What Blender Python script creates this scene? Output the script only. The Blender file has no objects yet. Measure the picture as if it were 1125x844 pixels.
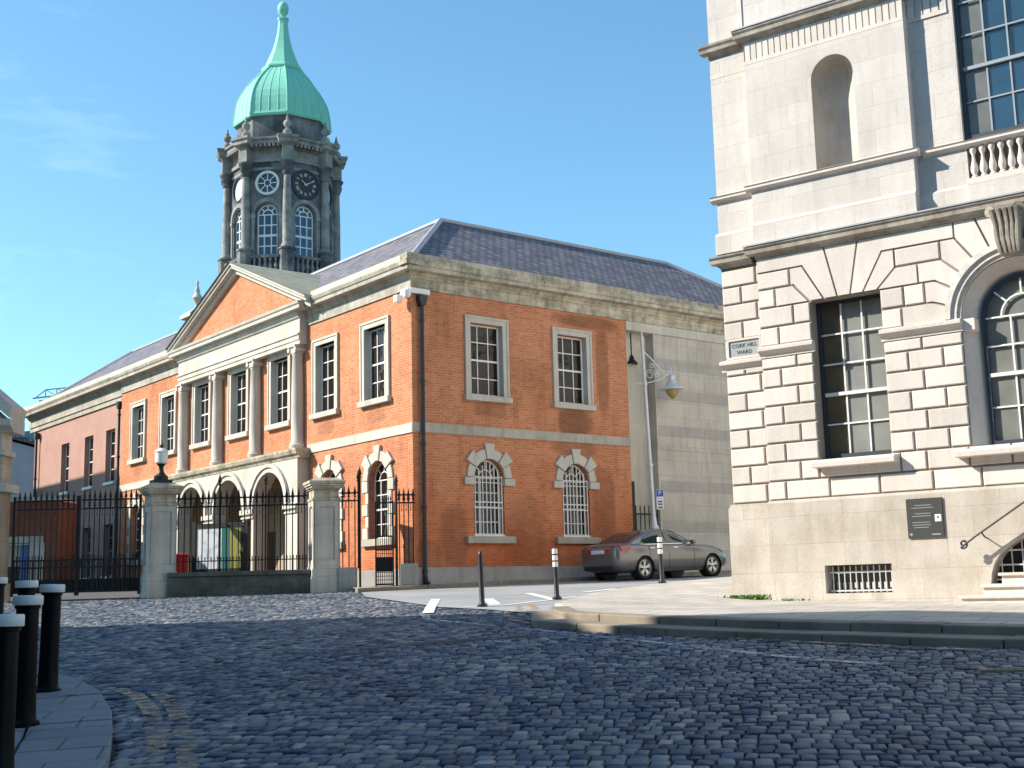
import bpy, bmesh, math, random
from math import sin, cos, pi, radians, sqrt, hypot, atan2
from mathutils import Vector, Matrix
from mathutils.geometry import delaunay_2d_cdt
random.seed(7)
SC = bpy.context.scene
COL = SC.collection

# ------------------------------------------------------------------ camera
CAM_Z = 1.65
cam = bpy.data.cameras.new('camera'); camo = bpy.data.objects.new('camera', cam); COL.objects.link(camo)
_p, _r = radians(9.33), radians(1.41)
_F = Vector((0, cos(_p), sin(_p))); _R = Vector((1, 0, 0)); _U = Vector((0, -sin(_p), cos(_p)))
_r2 = cos(_r)*_R - sin(_r)*_U; _u2 = sin(_r)*_R + cos(_r)*_U
camo.matrix_world = Matrix(((_r2.x, _u2.x, -_F.x, 0), (_r2.y, _u2.y, -_F.y, 0), (_r2.z, _u2.z, -_F.z, CAM_Z), (0, 0, 0, 1)))
cam.sensor_fit = 'HORIZONTAL'; cam.sensor_width = 36.0; cam.lens = 1400/1125*36.0
cam.clip_start = .1; cam.clip_end = 3000
SC.camera = camo

# ------------------------------------------------------------------ sky, sun, exposure
SUN_AZ, SUN_EL = radians(-90), radians(34)       # azimuth measured from +Y towards +X
w = bpy.data.worlds.new('World'); SC.world = w; w.use_nodes = True
nt = w.node_tree; bg = nt.nodes['Background']
sky = nt.nodes.new('ShaderNodeTexSky'); sky.sky_type = 'NISHITA'; sky.sun_disc = False
sky.sun_elevation = SUN_EL; sky.sun_rotation = SUN_AZ
sky.air_density = 1.15; sky.dust_density = .3; sky.ozone_density = 2.5; sky.altitude = 0
_mx = nt.nodes.new('ShaderNodeMix'); _mx.data_type = 'RGBA'; _mx.blend_type = 'MULTIPLY'; _mx.inputs[0].default_value = 1
_mx.inputs[7].default_value = (.545, .755, .785, 1); nt.links.new(sky.outputs[0], _mx.inputs[6])       # deep clear blue
_tc = nt.nodes.new('ShaderNodeTexCoord'); _mp = nt.nodes.new('ShaderNodeMapping'); _mp.inputs['Scale'].default_value = (1.2, 1.2, 5)
_nz = nt.nodes.new('ShaderNodeTexNoise'); _nz.inputs['Scale'].default_value = 2.3; _nz.inputs['Detail'].default_value = 7; _nz.inputs['Roughness'].default_value = .62
nt.links.new(_tc.outputs['Generated'], _mp.inputs[0]); nt.links.new(_mp.outputs[0], _nz.inputs['Vector'])
_cr = nt.nodes.new('ShaderNodeValToRGB'); _cr.color_ramp.elements[0].position = .58; _cr.color_ramp.elements[1].position = .95; _cr.color_ramp.elements[1].color = (.55, .55, .55, 1)
_dt = nt.nodes.new('ShaderNodeVectorMath'); _dt.operation = 'DOT_PRODUCT'; _dt.inputs[1].default_value = (-.33, .86, .36)   # a wisp of cloud in the north-west
_nm = nt.nodes.new('ShaderNodeVectorMath'); _nm.operation = 'NORMALIZE'; nt.links.new(_tc.outputs['Generated'], _nm.inputs[0]); nt.links.new(_nm.outputs[0], _dt.inputs[0])
_mr = nt.nodes.new('ShaderNodeMapRange'); _mr.inputs[1].default_value = .965; _mr.inputs[2].default_value = 1.0; _mr.inputs[3].default_value = 0; _mr.inputs[4].default_value = .15
nt.links.new(_dt.outputs['Value'], _mr.inputs[0])
_ad = nt.nodes.new('ShaderNodeMath'); _ad.operation = 'ADD'; nt.links.new(_nz.outputs[0], _ad.inputs[0]); nt.links.new(_mr.outputs[0], _ad.inputs[1])
nt.links.new(_ad.outputs[0], _cr.inputs[0])
_m2 = nt.nodes.new('ShaderNodeMix'); _m2.data_type = 'RGBA'; nt.links.new(_cr.outputs[0], _m2.inputs[0]); nt.links.new(_mx.outputs[2], _m2.inputs[6]); _m2.inputs[7].default_value = (4.2, 5.0, 5.6, 1)
nt.links.new(_m2.outputs[2], bg.inputs[0]); bg.inputs[1].default_value = .15
sl = bpy.data.lights.new('sun', 'SUN'); sl.energy = 4.3; sl.angle = radians(.53); sl.color = (1, .93, .81)
so = bpy.data.objects.new('sun', sl); COL.objects.link(so)
_s = Vector((sin(SUN_AZ)*cos(SUN_EL), cos(SUN_AZ)*cos(SUN_EL), sin(SUN_EL)))
so.rotation_euler = _s.to_track_quat('Z', 'Y').to_euler()
SC.view_settings.view_transform = 'Standard'; SC.view_settings.look = 'None'
SC.view_settings.exposure = .93; SC.view_settings.gamma = 1.0; SC.view_settings.use_curve_mapping = False

# ------------------------------------------------------------------ materials
def srgb(h):
    return tuple(((c/12.92) if c <= .04045 else ((c+.055)/1.055)**2.4) for c in h)
class NG:
    def __init__(s, name):
        s.m = bpy.data.materials.new(name); s.m.use_nodes = True
        s.t = s.m.node_tree; s.b = s.t.nodes['Principled BSDF']
    def n(s, typ, **kw):
        x = s.t.nodes.new(typ)
        for k, v in kw.items(): setattr(x, k, v)
        return x
    def l(s, a, b): s.t.links.new(a, b)
    def coord(s, kind='Object', scale=(1, 1, 1)):
        c = s.n('ShaderNodeTexCoord'); m = s.n('ShaderNodeMapping'); m.inputs['Scale'].default_value = scale
        s.l(c.outputs[kind], m.inputs[0]); return m.outputs[0]
    def wallco(s):
        """object coordinates laid on upright walls: (x+y, z)"""
        c = s.n('ShaderNodeTexCoord'); sp = s.n('ShaderNodeSeparateXYZ'); s.l(c.outputs['Object'], sp.inputs[0])
        a = s.n('ShaderNodeMath', operation='ADD'); s.l(sp.outputs[0], a.inputs[0]); s.l(sp.outputs[1], a.inputs[1])
        cb = s.n('ShaderNodeCombineXYZ'); s.l(a.outputs[0], cb.inputs[0]); s.l(sp.outputs[2], cb.inputs[1]); return cb.outputs[0]
    def noise(s, vec, scale, detail=4, rough=.6):
        x = s.n('ShaderNodeTexNoise'); x.inputs['Scale'].default_value = scale; x.inputs['Detail'].default_value = detail
        x.inputs['Roughness'].default_value = rough
        if vec is not None: s.l(vec, x.inputs['Vector'])
        return x.outputs[0]
    def ramp(s, fac, stops):
        x = s.n('ShaderNodeValToRGB'); e = x.color_ramp.elements
        while len(e) < len(stops): e.new(.5)
        for i, (p, c) in enumerate(stops):
            e[i].position = p; e[i].color = (*c, 1) if len(c) == 3 else c
        s.l(fac, x.inputs[0]); return x.outputs[0]
    def mix(s, fac, a, b, mode='MIX'):
        x = s.n('ShaderNodeMix', data_type='RGBA', blend_type=mode)
        if isinstance(fac, (int, float)): x.inputs[0].default_value = fac
        else: s.l(fac, x.inputs[0])
        for v, i in ((a, 6), (b, 7)):
            if isinstance(v, tuple): x.inputs[i].default_value = (*v, 1)
            else: s.l(v, x.inputs[i])
        return x.outputs[2]
    def math(s, op, a, b=None):
        x = s.n('ShaderNodeMath', operation=op)
        for i, v in enumerate((a, b)):
            if v is None: continue
            if isinstance(v, (int, float)): x.inputs[i].default_value = v
            else: s.l(v, x.inputs[i])
        return x.outputs[0]
    def col(s, c):
        if isinstance(c, tuple): s.b.inputs['Base Color'].default_value = (*c, 1)
        else: s.l(c, s.b.inputs['Base Color'])
    def set(s, **kw):
        for k, v in kw.items():
            k = k.replace('_', ' ').title() if k != 'ior' else 'IOR'
            k = {'Specular': 'Specular IOR Level', 'Coat': 'Coat Weight'}.get(k, k)
            if isinstance(v, (int, float)): s.b.inputs[k].default_value = v
            else: s.l(v, s.b.inputs[k])
    def bump(s, h, strength=.4, dist=.01):
        x = s.n('ShaderNodeBump'); x.inputs['Strength'].default_value = strength; x.inputs['Distance'].default_value = dist
        s.l(h, x.inputs['Height']); s.l(x.outputs[0], s.b.inputs['Normal'])

def plain(name, c, rough=.5, metal=0, spec=.5, var=.0, coat=0):
    g = NG(name)
    if var:
        n = g.noise(g.coord(), 6, 5)
        g.col(g.mix(n, tuple(x*(1-var) for x in c), tuple(min(1, x*(1+var)) for x in c)))
    else: g.col(c)
    g.set(roughness=rough, metallic=metal, specular=spec, coat=coat)
    return g.m

def brick_mat(name, c1, c2, mortar, dirt=.5, red=None, stains=()):
    g = NG(name); v = g.wallco()
    b = g.n('ShaderNodeTexBrick'); g.l(v, b.inputs['Vector'])
    b.inputs['Color1'].default_value = (*c1, 1); b.inputs['Color2'].default_value = (*c2, 1); b.inputs['Mortar'].default_value = (*mortar, 1)
    b.inputs['Scale'].default_value = 1; b.inputs['Brick Width'].default_value = .235; b.inputs['Row Height'].default_value = .0775
    b.inputs['Mortar Size'].default_value = .009; b.inputs['Mortar Smooth'].default_value = .3; b.inputs['Bias'].default_value = -.1
    o = g.coord()
    n1 = g.noise(o, .55, 5, .65); n2 = g.noise(o, 9, 3, .6)
    st = g.noise(g.coord(scale=(1.6, 1.6, .35)), 1.3, 5, .6)
    c = g.mix(g.math('MULTIPLY', n2, .35), b.outputs[0], (.10, .035, .02), 'MIX')
    d = g.ramp(n1, [(.38, (1, 1, 1)), (.66, (.72, .62, .56))])
    c = g.mix(dirt, c, d, 'MULTIPLY')
    d2 = g.ramp(st, [(.52, (1, 1, 1)), (.74, (.55, .44, .40))])
    c = g.mix(dirt, c, d2, 'MULTIPLY')
    if red:
        sp = g.n('ShaderNodeSeparateXYZ'); g.l(o, sp.inputs[0])
        mr = g.n('ShaderNodeMapRange'); g.l(sp.outputs[2], mr.inputs[0]); mr.inputs[1].default_value = red[0]; mr.inputs[2].default_value = red[1]
        mr.inputs[3].default_value = 1; mr.inputs[4].default_value = 0
        f = g.math('MULTIPLY', mr.outputs[0], g.ramp(n1, [(.3, (.35,)*3), (.6, (1,)*3)]))
        c = g.mix(f, c, red[2], 'MULTIPLY')
    if stains:
        sv = g.n('ShaderNodeSeparateXYZ'); g.l(v, sv.inputs[0]); tot = None
        for (s0, z0, rs, rz_, k) in stains:
            a = g.math('MULTIPLY', g.math('SUBTRACT', sv.outputs[0], s0), 1/rs); b_ = g.math('MULTIPLY', g.math('SUBTRACT', sv.outputs[1], z0), 1/rz_)
            d_ = g.math('ADD', g.math('POWER', g.math('ABSOLUTE', a), 3), g.math('POWER', g.math('ABSOLUTE', b_), 3))
            d_ = g.math('ADD', d_, g.math('MULTIPLY', g.math('SUBTRACT', st, .5), 2.2))
            mk = g.n('ShaderNodeMapRange'); mk.interpolation_type = 'SMOOTHSTEP'; g.l(d_, mk.inputs[0]); mk.inputs[1].default_value = 1.25; mk.inputs[2].default_value = .25; mk.inputs[3].default_value = 0; mk.inputs[4].default_value = k
            tot = mk.outputs[0] if tot is None else g.math('MAXIMUM', tot, mk.outputs[0])
        c = g.mix(tot, c, (.10, .042, .025))
    g.col(c); g.set(roughness=.88, specular=.25)
    h = g.mix(.35, b.outputs[1], n2)
    g.bump(g.math('SUBTRACT', 1, b.outputs[1]), .5, .008)
    return g.m

def stone_mat(name, base, dark, streak=.4, moss=None, ashlar=None, grain=18, mscale=1.2, jdark=.55, spread=(.35, .72)):
    """weathered stone; ashlar=(block w, block h): thin joints"""
    g = NG(name); o = g.coord()
    n1 = g.noise(o, mscale, 6, .62); n2 = g.noise(o, grain, 4, .6)
    st = g.noise(g.coord(scale=(2.2, 2.2, .3)), 2.0, 5, .62)
    c = g.mix(g.ramp(n1, [(spread[0], (0,)*3), (spread[1], (1,)*3)]), base, dark)
    c = g.mix(.30, c, g.ramp(n2, [(.3, (.72,)*3), (.7, (1.1,)*3)]), 'MULTIPLY')
    c = g.mix(streak, c, g.ramp(st, [(.48, (1,)*3), (.72, (.5, .47, .42))]), 'MULTIPLY')
    if moss:
        m = g.noise(g.coord(scale=(1.8, 1.8, .8)), 1.9, 10, .78); m2 = g.noise(g.coord(scale=(.8, .8, 3.5)), 1.1, 6, .7)
        m = g.math('ADD', g.math('MULTIPLY', m, .6), g.math('MULTIPLY', m2, .4))
        c = g.mix(g.ramp(m, [(moss[0]-.04, (0,)*3), (moss[0]+.16, (.85,)*3)]), c, moss[1])
    h = n2
    if ashlar:
        b = g.n('ShaderNodeTexBrick'); g.l(g.wallco(), b.inputs['Vector'])
        b.inputs['Scale'].default_value = 1; b.inputs['Brick Width'].default_value = ashlar[0]; b.inputs['Row Height'].default_value = ashlar[1]
        b.inputs['Mortar Size'].default_value = .006; b.inputs['Mortar Smooth'].default_value = .4
        b.inputs['Color1'].default_value = (1, 1, 1, 1); b.inputs['Color2'].default_value = (.90, .895, .89, 1); b.inputs['Mortar'].default_value = (jdark, jdark, jdark*.96, 1)
        c = g.mix(.85, c, b.outputs[0], 'MULTIPLY')
        h = g.math('SUBTRACT', n2, g.math('MULTIPLY', b.outputs[1], 1.2))
    g.col(c); g.set(roughness=.85, specular=.3); g.bump(h, .35, .012)
    return g.m

def glass_mat(name, c, rough=.04, wob=.5, spec=.8):
    g = NG(name); o = g.coord()
    n = g.noise(o, 1.6, 2, .5)
    oi = g.n('ShaderNodeObjectInfo'); vr = g.math('ADD', g.math('MULTIPLY', oi.outputs['Random'], .6), g.math('MULTIPLY', g.noise(o, 2.3, 2), .5))
    g.col(g.mix(vr, tuple(x*.45 for x in c), tuple(x*1.7 for x in c)))
    g.set(roughness=rough, specular=spec, coat=0); g.bump(n, wob, .05)
    return g.m

M = {}
M['brick'] = brick_mat('red_brick', (.74, .295, .145), (.585, .20, .088), (.66, .41, .255), .6, red=(2.2, 6.0, (.84, .54, .38)),
  stains=((-5.95, 6.75, .75, .45, .62), (-5.9, 5.98, .9, .3, .4), (-2.75, 6.95, .6, .28, .35), (-7.15, 8.6, .28, 1.6, .45), (-7.0, 4.2, .5, 1.3, .4), (-1.35, 3.2, .5, 1.0, .4), (-3.9, 3.4, .8, 1.2, .28), (-6.6, 9.95, 1.4, .22, .5), (-.55, 2.6, .5, .6, .3), (-4.1, 8.2, .9, .4, .15), (1.9, 6.8, .55, .22, .28), (4.8, 6.8, .55, .22, .3), (16.9, 6.8, .5, .2, .25), (19.85, 6.8, .5, .2, .25), (3.3, 5.6, .5, .4, .18)))
M['brick_dark'] = brick_mat('dark_red_brick', (.19, .05, .024), (.13, .035, .02), (.17, .11, .08), .4)
M['render_pink'] = stone_mat('pink_render', (.455, .27, .215), (.40, .225, .175), .18, grain=30)
M['lime'] = stone_mat('pale_limestone', (.60, .56, .49), (.48, .44, .37), .35)
M['lime_dirty'] = stone_mat('stained_limestone', (.66, .59, .46), (.50, .44, .33), .5, moss=(.475, (.075, .066, .042)), ashlar=(.62, .9))
M['lime_band'] = stone_mat('band_limestone', (.50, .46, .39), (.38, .34, .27), .45, ashlar=(.7, .6))
M['granite'] = stone_mat('grey_granite', (.40, .385, .36), (.28, .265, .24), .35, ashlar=(1.1, .8), grain=45)
M['ashlar_grey'] = stone_mat('grey_ashlar', (.60, .54, .47), (.48, .43, .375), .4, ashlar=(.95, .48), jdark=.58)
M['portland'] = stone_mat('white_portland_stone', (.72, .66, .605), (.62, .56, .505), .22, grain=26, spread=(.4, .75))
def blocks_mat():
    m = M['portland']; t = m.node_tree; b = t.nodes['Principled BSDF']; src = b.inputs['Base Color'].links[0].from_socket
    ge = t.nodes.new('ShaderNodeNewGeometry'); r = t.nodes.new('ShaderNodeValToRGB'); r.color_ramp.elements[0].color = (.86, .85, .83, 1); r.color_ramp.elements[1].color = (1.06, 1.05, 1.05, 1)
    mx = t.nodes.new('ShaderNodeMix'); mx.data_type = 'RGBA'; mx.blend_type = 'MULTIPLY'; mx.inputs[0].default_value = 1
    t.links.new(ge.outputs['Random Per Island'], r.inputs[0]); t.links.new(src, mx.inputs[6]); t.links.new(r.outputs[0], mx.inputs[7]); t.links.new(mx.outputs[2], b.inputs['Base Color'])
blocks_mat()
M['side_bounce_white'] = stone_mat('bounce_white_side', (.80, .77, .72), (.74, .70, .64), .15)  # unseen side wall whitened to bounce light onto the brick front
M['portland_ashlar'] = stone_mat('smooth_portland_ashlar', (.665, .615, .57), (.57, .52, .475), .24, ashlar=(.78, .42), jdark=.82, grain=26, spread=(.4, .75))
M['portland_plinth'] = stone_mat('dirty_portland_plinth', (.61, .55, .485), (.43, .37, .295), .3, ashlar=(.85, .47), jdark=.78, mscale=1.0)
M['portland_cornice'] = stone_mat('weathered_portland_cornice', (.50, .45, .38), (.27, .235, .19), .5, moss=(.51, (.10, .09, .08)))
M['pier'] = stone_mat('warm_pier_stone', (.60, .56, .49), (.46, .43, .37), .4, ashlar=(1.4, .9))
M['lime_cornice'] = stone_mat('shade_dark_weathered_cornice', (.50, .46, .39), (.36, .325, .265), .5, moss=(.51, (.16, .14, .11)))  # limestone darkened to paint in the soffit's shade, plus weathering stains
M['joint'] = plain('brown_joint_mortar', (.30, .25, .21), .9)  # one even mortar colour behind the dressed blocks
M['tower_stone'] = stone_mat('sooty_tower_stone', (.285, .285, .285), (.07, .08, .09), .55, ashlar=(.8, .4), mscale=.7, jdark=.7, spread=(.32, .62))
M['tower_pale'] = stone_mat('pale_tower_stone', (.40, .38, .355), (.15, .15, .148), .5, mscale=1.6)
M['copper'] = None
def copper():
    g = NG('green_copper'); o = g.coord()
    n = g.noise(g.coord(scale=(2, 2, .5)), 1.4, 5); n2 = g.noise(o, 12, 3)
    c = g.mix(n, (.18, .52, .39), (.27, .64, .50)); c = g.mix(g.ramp(n2, [(.55, (0,)*3), (.8, (.5,)*3)]), c, (.10, .30, .22))
    g.col(c); g.set(roughness=.7, specular=.3); g.bump(n2, .2, .01); return g.m
M['copper'] = copper()
def slate():
    g = NG('blue_grey_slate'); o = g.n('ShaderNodeTexCoord').outputs['UV']
    b = g.n('ShaderNodeTexBrick'); g.l(o, b.inputs['Vector'])
    b.inputs['Scale'].default_value = 1; b.inputs['Brick Width'].default_value = .30; b.inputs['Row Height'].default_value = .24
    b.inputs['Mortar Size'].default_value = .035; b.inputs['Mortar Smooth'].default_value = .7
    b.inputs['Color1'].default_value = (.26, .24, .255, 1); b.inputs['Color2'].default_value = (.14, .13, .15, 1); b.inputs['Mortar'].default_value = (.05, .045, .06, 1)
    sp = g.n('ShaderNodeSeparateXYZ'); g.l(o, sp.inputs[0])
    fr = g.math('FRACT', g.math('DIVIDE', sp.outputs[1], .24))
    n = g.noise(g.coord(), 1.2, 5)
    c = g.mix(.5, b.outputs[0], g.ramp(n, [(.35, (.75,)*3), (.65, (1.15,)*3)]), 'MULTIPLY')
    g.col(c); g.set(roughness=.6, specular=.2)
    g.bump(g.math('SUBTRACT', g.math('SUBTRACT', 1, fr), g.math('MULTIPLY', b.outputs[1], .5)), .8, .02); return g.m
M['slate'] = slate()
M['lead'] = plain('lead_flashing', (.36, .37, .40), .5, 0, .5, .15)
M['lead_roof'] = stone_mat('lichen_lead_sheet', (.36, .34, .26), (.24, .23, .17), .3)
M['white_wood'] = plain('white_painted_wood', (.78, .77, .73), .45)
M['grey_wood'] = plain('grey_painted_wood', (.30, .33, .36), .45)
M['dark_wood'] = plain('navy_painted_wood', (.035, .045, .06), .45)
M['brown_wood'] = plain('brown_oak_door', (.10, .045, .022), .55, var=.3)
M['glass'] = glass_mat('dark_window_glass', (.020, .014, .011), .05, .55, .34)
M['glass_tower'] = glass_mat('blue_window_glass', (.012, .04, .085), .08, .3, .7)
M['glass_blind'] = glass_mat('blind_backed_glass', (.19, .195, .18), .12, .3, .4)
M['glass_brown'] = glass_mat('shade_brown_glass', (.15, .12, .075), .06, .2, .5)  # brown panes paint in the shade the jamb throws on the glass
M['glass_sky'] = glass_mat('upper_window_glass', (.02, .06, .10), .03, .15, 1.0)
M['iron'] = plain('black_wrought_iron', (.012, .012, .012), .5, 0, .4, .3)
def bollard_paint():
    g = NG('black_bollard_paint'); n = g.noise(g.coord(), 26, 5, .7); n2 = g.noise(g.coord(scale=(8, 8, 1)), 1.5, 4)
    g.col(g.mix(g.ramp(n, [(.66, (0,)*3), (.74, (1,)*3)]), (.003, .003, .004), (.045, .043, .04)))
    g.set(roughness=g.ramp(n2, [(.3, (.35,)*3), (.7, (.65,)*3)]), specular=.14); g.bump(n, .15, .004); return g.m
M['black_paint'] = bollard_paint()
M['post_paint'] = plain('black_post_plastic', (.015, .015, .016), .4)
M['white_paint'] = plain('white_reflective_band', (.78, .78, .76), .45, 0, .5, .08)
M['pipe'] = plain('black_iron_pipe', (.02, .018, .02), .45)
M['pole'] = plain('grey_galvanised_steel', (.62, .63, .64), .42, .2, .5, .08)
M['lamp_glass'] = plain('amber_lamp_glass', (.38, .29, .10), .25)
M['milk_glass'] = plain('milky_lamp_glass', (.74, .73, .68), .3)
M['red_plastic'] = plain('red_plastic', (.62, .02, .012), .4)
M['board_pale'] = None
M['teal'] = plain('teal_print', (.012, .14, .135), .4)
M['olive'] = plain('olive_print', (.30, .27, .055), .4)
M['plaque'] = plain('dark_slate_plaque', (.058, .060, .056), .4, 0, .4, .15)
M['sign_grey'] = plain('grey_sign_stone', (.33, .35, .345), .7, 0, .3, .12)
M['letter_dark'] = plain('dark_lettering', (.06, .065, .07), .7)
M['letter_pale'] = plain('pale_lettering', (.30, .30, .29), .6)
M['blue_sign'] = plain('blue_sign_paint', (.015, .10, .45), .4)
M['gold'] = plain('gilt_metal', (.72, .52, .20), .35, .55)
M['clock_navy'] = plain('navy_clock_face', (.012, .02, .045), .5)
M['clock_white'] = plain('white_clock_face', (.80, .79, .75), .5)
M['paper'] = plain('white_paper', (.8, .8, .78), .7)
M['plaster'] = plain('cream_plaster', (.38, .29, .19), .85, var=.15)
M['blue_paint'] = plain('blue_painted_door', (.02, .10, .32), .4)
M['pale_render'] = stone_mat('pale_blue_render', (.52, .54, .56), (.45, .47, .49), .2)
M['weed'] = plain('weed_green', (.09, .19, .03), .7, var=.4)
M['rust'] = plain('rusty_iron_frame', (.30, .22, .13), .7, 0, .3, .4)
M['steel_dark'] = plain('dark_grating_iron', (.10, .085, .07), .6, 0, .3, .3)

def board_pale():
    g = NG('map_print'); o = g.coord()
    v = g.n('ShaderNodeTexVoronoi'); v.inputs['Scale'].default_value = 7; g.l(o, v.inputs['Vector'])
    n = g.noise(o, 3.5, 4)
    c = g.mix(g.ramp(n, [(.5, (0,)*3), (.62, (.7,)*3)]), (.72, .77, .80), (.32, .42, .56))
    g.col(c); g.set(roughness=.35); return g.m
M['board_pale'] = board_pale()

def sett_mat():
    g = NG('granite_setts'); ge = g.n('ShaderNodeNewGeometry'); o = g.coord()
    r = ge.outputs['Random Per Island']
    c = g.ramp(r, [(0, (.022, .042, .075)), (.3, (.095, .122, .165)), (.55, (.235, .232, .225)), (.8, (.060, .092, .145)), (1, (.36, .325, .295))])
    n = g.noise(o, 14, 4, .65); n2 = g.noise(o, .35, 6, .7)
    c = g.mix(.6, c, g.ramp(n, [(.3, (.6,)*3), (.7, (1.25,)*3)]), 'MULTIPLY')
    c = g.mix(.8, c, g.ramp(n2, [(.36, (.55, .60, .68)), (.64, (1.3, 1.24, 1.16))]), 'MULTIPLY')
    g.col(c)
    rr = g.n('ShaderNodeMapRange'); g.l(n, rr.inputs[0]); rr.inputs[3].default_value = .42; rr.inputs[4].default_value = .75
    g.set(roughness=rr.outputs[0], specular=.16); g.bump(n, .5, .012); return g.m
M['sett'] = sett_mat()
def asphalt(name, c, rough=.85):
    g = NG(name); o = g.coord(); n = g.noise(o, 60, 3, .7); n2 = g.noise(o, .5, 5, .6)
    x = g.mix(g.ramp(n, [(.35, (0,)*3), (.65, (1,)*3)]), tuple(v*.75 for v in c), tuple(v*1.25 for v in c))
    x = g.mix(.7, x, g.ramp(n2, [(.35, (.78,)*3), (.65, (1.12,)*3)]), 'MULTIPLY')
    g.col(x); g.set(roughness=rough, specular=.3); g.bump(n, .5, .006); return g.m
M['asphalt'] = asphalt('worn_grey_asphalt', (.30, .30, .305))
M['yard_asphalt'] = asphalt('dark_yard_asphalt', (.10, .10, .10))  # yard floor coloured darker to deepen the shade behind the gate
M['joint_grit'] = asphalt('dark_grit_joints', (.045, .043, .04))
def flags(name, c, bw, rh, rot=0, moss=.2):
    g = NG(name); co = g.n('ShaderNodeTexCoord'); mp = g.n('ShaderNodeMapping'); mp.inputs['Rotation'].default_value = (0, 0, rot)
    g.l(co.outputs['Object'], mp.inputs[0]); o = co.outputs['Object']
    b = g.n('ShaderNodeTexBrick'); g.l(mp.outputs[0], b.inputs['Vector'])
    b.inputs['Scale'].default_value = 1; b.inputs['Brick Width'].default_value = bw; b.inputs['Row Height'].default_value = rh
    b.inputs['Mortar Size'].default_value = .012; b.inputs['Mortar Smooth'].default_value = .4
    b.inputs['Color1'].default_value = (*c, 1); b.inputs['Color2'].default_value = (*[v*.84 for v in c], 1); b.inputs['Mortar'].default_value = (.13, .125, .095, 1)
    n = g.noise(o, 22, 4, .6); n2 = g.noise(o, .8, 5, .6)
    x = g.mix(.55, b.outputs[0], g.ramp(n, [(.3, (.75,)*3), (.7, (1.12,)*3)]), 'MULTIPLY')
    x = g.mix(.7, x, g.ramp(n2, [(.35, (.8, .79, .77)), (.65, (1.08,)*3)]), 'MULTIPLY')
    g.col(x); g.set(roughness=.75, specular=.35)
    g.bump(g.math('SUBTRACT', n, g.math('MULTIPLY', b.outputs[1], 1.5)), .4, .01); return g.m
M['flags'] = flags('stone_flags', (.53, .475, .42), .75, .55, radians(37))
M['flags_blue'] = flags('granite_flags', (.26, .27, .285), .62, .5, radians(-12))
M['kerb'] = stone_mat('granite_kerb', (.31, .255, .195), (.18, .15, .115), .2, grain=40)
def paint(name, c, lo, hi):
    g = NG(name); o = g.coord(); n = g.noise(o, 7, 5, .7)
    n2 = g.noise(o, 1.3, 3, .6)
    f = g.math('ADD', g.math('MULTIPLY', n, .6), g.math('MULTIPLY', n2, .4))
    a = g.ramp(f, [(lo, (0,)*3), (hi, (1,)*3)])
    g.col(c); g.set(roughness=.6, alpha=a); return g.m
M['line_white'] = paint('worn_white_road_paint', (.50, .51, .52), .43, .56)
M['line_white_new'] = paint('white_road_paint', (.74, .74, .72), .30, .42)
M['line_yellow'] = paint('worn_yellow_road_paint', (.48, .30, .155), .45, .60)

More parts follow.
